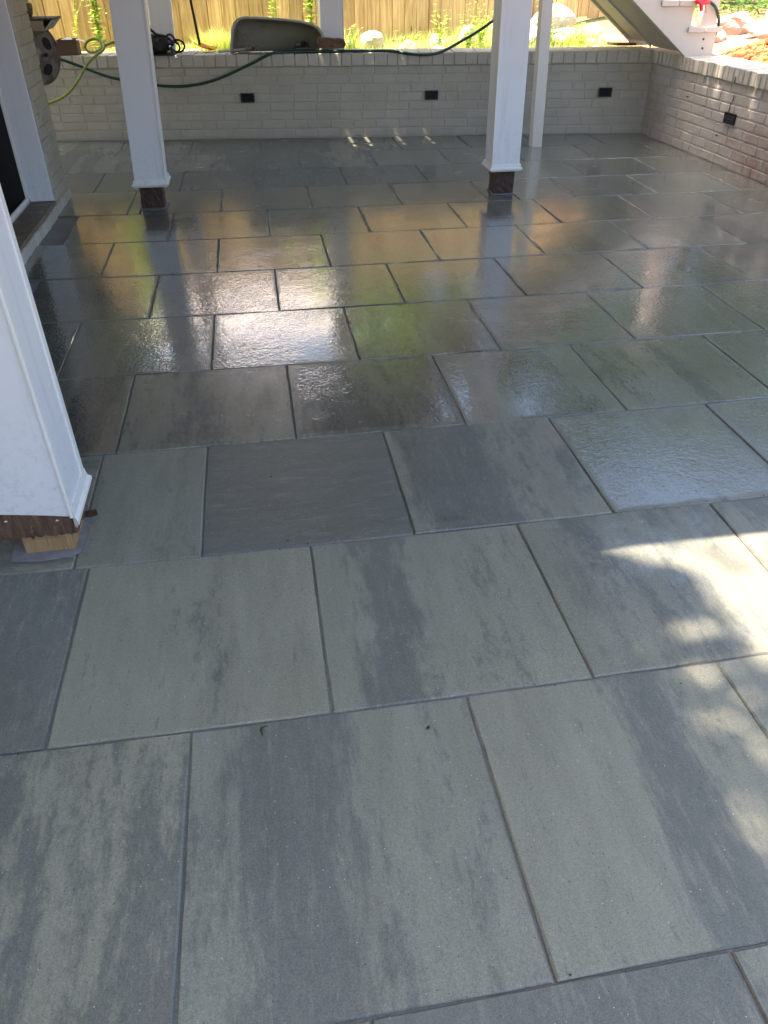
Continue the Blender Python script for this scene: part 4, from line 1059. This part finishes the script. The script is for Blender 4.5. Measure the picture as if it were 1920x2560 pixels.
mb = MB(); mb.tube([(-.93+.058*math.cos(a), 7.54+.01*math.sin(2*a), .748+.046*math.sin(a)) for a in [2*math.pi*k/24 for k in range(25)]], .0085, 7)
mb.tube([(-.955+.04*math.cos(a), 7.525, .738+.04*math.sin(a)) for a in [2*math.pi*k/24 for k in range(25)]], .0085, 7)
mb.tube([(-1.0,7.53,.76),(-.975,7.50,.72),(-.958,7.45,.70),(-.95,7.405,.688)], .0085, 7); mb.build('strap', M_blackf, bg_, True)
for a, b in (((-.95,7.405,.687),(-.944,7.39,.664)), ((-.995,7.52,.752),(-.99,7.515,.74))):
    mb = MB(); mb.tube([a, b], .0115, 9); mb.build('clip', M_steel, bg_, True)
mb = MB(); mb.box(-1.30,-.97,7.50,7.70,.680,.690,c=.004); mb.build('base', M_blackf, bg_)
# shovel
sh = thing('scoop_shovel', 'shovel with black handle and orange blade leaning behind the back wall', 'shovel', (-.74, 7.78, .68))
mb = MB(); mb.tube([(-.752,7.80,.735),(-.785,7.83,1.075),(-.83,7.88,1.60)], .0115, 9); mb.build('handle', M_blackf, sh, True)
n = 12; vv = []
for j in range(7):
    for i in range(n+1):
        a = i/n*2-1; s = j/6; w = .045+.05*s
        vv.append((-.775+.155*s+a*.02, 7.78+a*w, .735-.045*s+.022*a*a-.01*math.sin(s*3.1)))
ff = [(j*(n+1)+i, j*(n+1)+i+1, (j+1)*(n+1)+i+1, (j+1)*(n+1)+i) for j in range(6) for i in range(n)]
bm = bmesh.new(); bv = [bm.verts.new(v) for v in vv]; [bm.faces.new([bv[q] for q in f]) for f in ff]; bmesh.ops.solidify(bm, geom=bm.faces[:], thickness=.004)
me = bpy.data.meshes.new('blade'); bm.to_mesh(me); bm.free(); me.materials.append(M_orange); me.polygons.foreach_set('use_smooth', [True]*len(me.polygons)); link(bpy.data.objects.new('blade', me), sh)

# ------------------------------------------------------------------ litter on the floor
def fallen(x, y, L, w, rot, mat, label, curl=.3):
    vs = []; n = 7
    for i in range(n):
        q = i/(n-1); ww = w*math.sin(math.pi*(.06+.88*q))**.8; z = .0035+.004*math.sin(q*3.1); cx_ = L*(q-.5); cy_ = curl*L*(q-.5)**2
        vs += [(cx_, cy_-ww/2, z+.001), (cx_, cy_, z-.001), (cx_, cy_+ww/2, z+.0015)]
    fs = [(3*i+k, 3*i+k+1, 3*i+k+4, 3*i+k+3) for i in range(n-1) for k in range(2)]
    bm = bmesh.new(); bv = [bm.verts.new(v) for v in vs]; [bm.faces.new([bv[q] for q in f]) for f in fs]; bmesh.ops.solidify(bm, geom=bm.faces[:], thickness=.0005)
    me = bpy.data.meshes.new('fallen_leaf'); bm.to_mesh(me); bm.free(); me.materials.append(mat)
    o = bpy.data.objects.new('fallen_leaf', me); C.objects.link(o); o.location = (x, y, .001); o.rotation_euler = (0,0,rot); tag(o, label, 'leaf')
fallen(-.458, .581, .026, .006, 1.15, M_fallen, 'narrow curled green leaf lying on the foreground paving', -1.4)
fallen(-.101, .527, .009, .007, .3, M_fallenb, 'tiny brown leaf scrap on the foreground paving')
fallen(-1.056, 4.865, .06, .02, .35, M_fallenb, 'dark leaf on the paving in front of the left post foot')
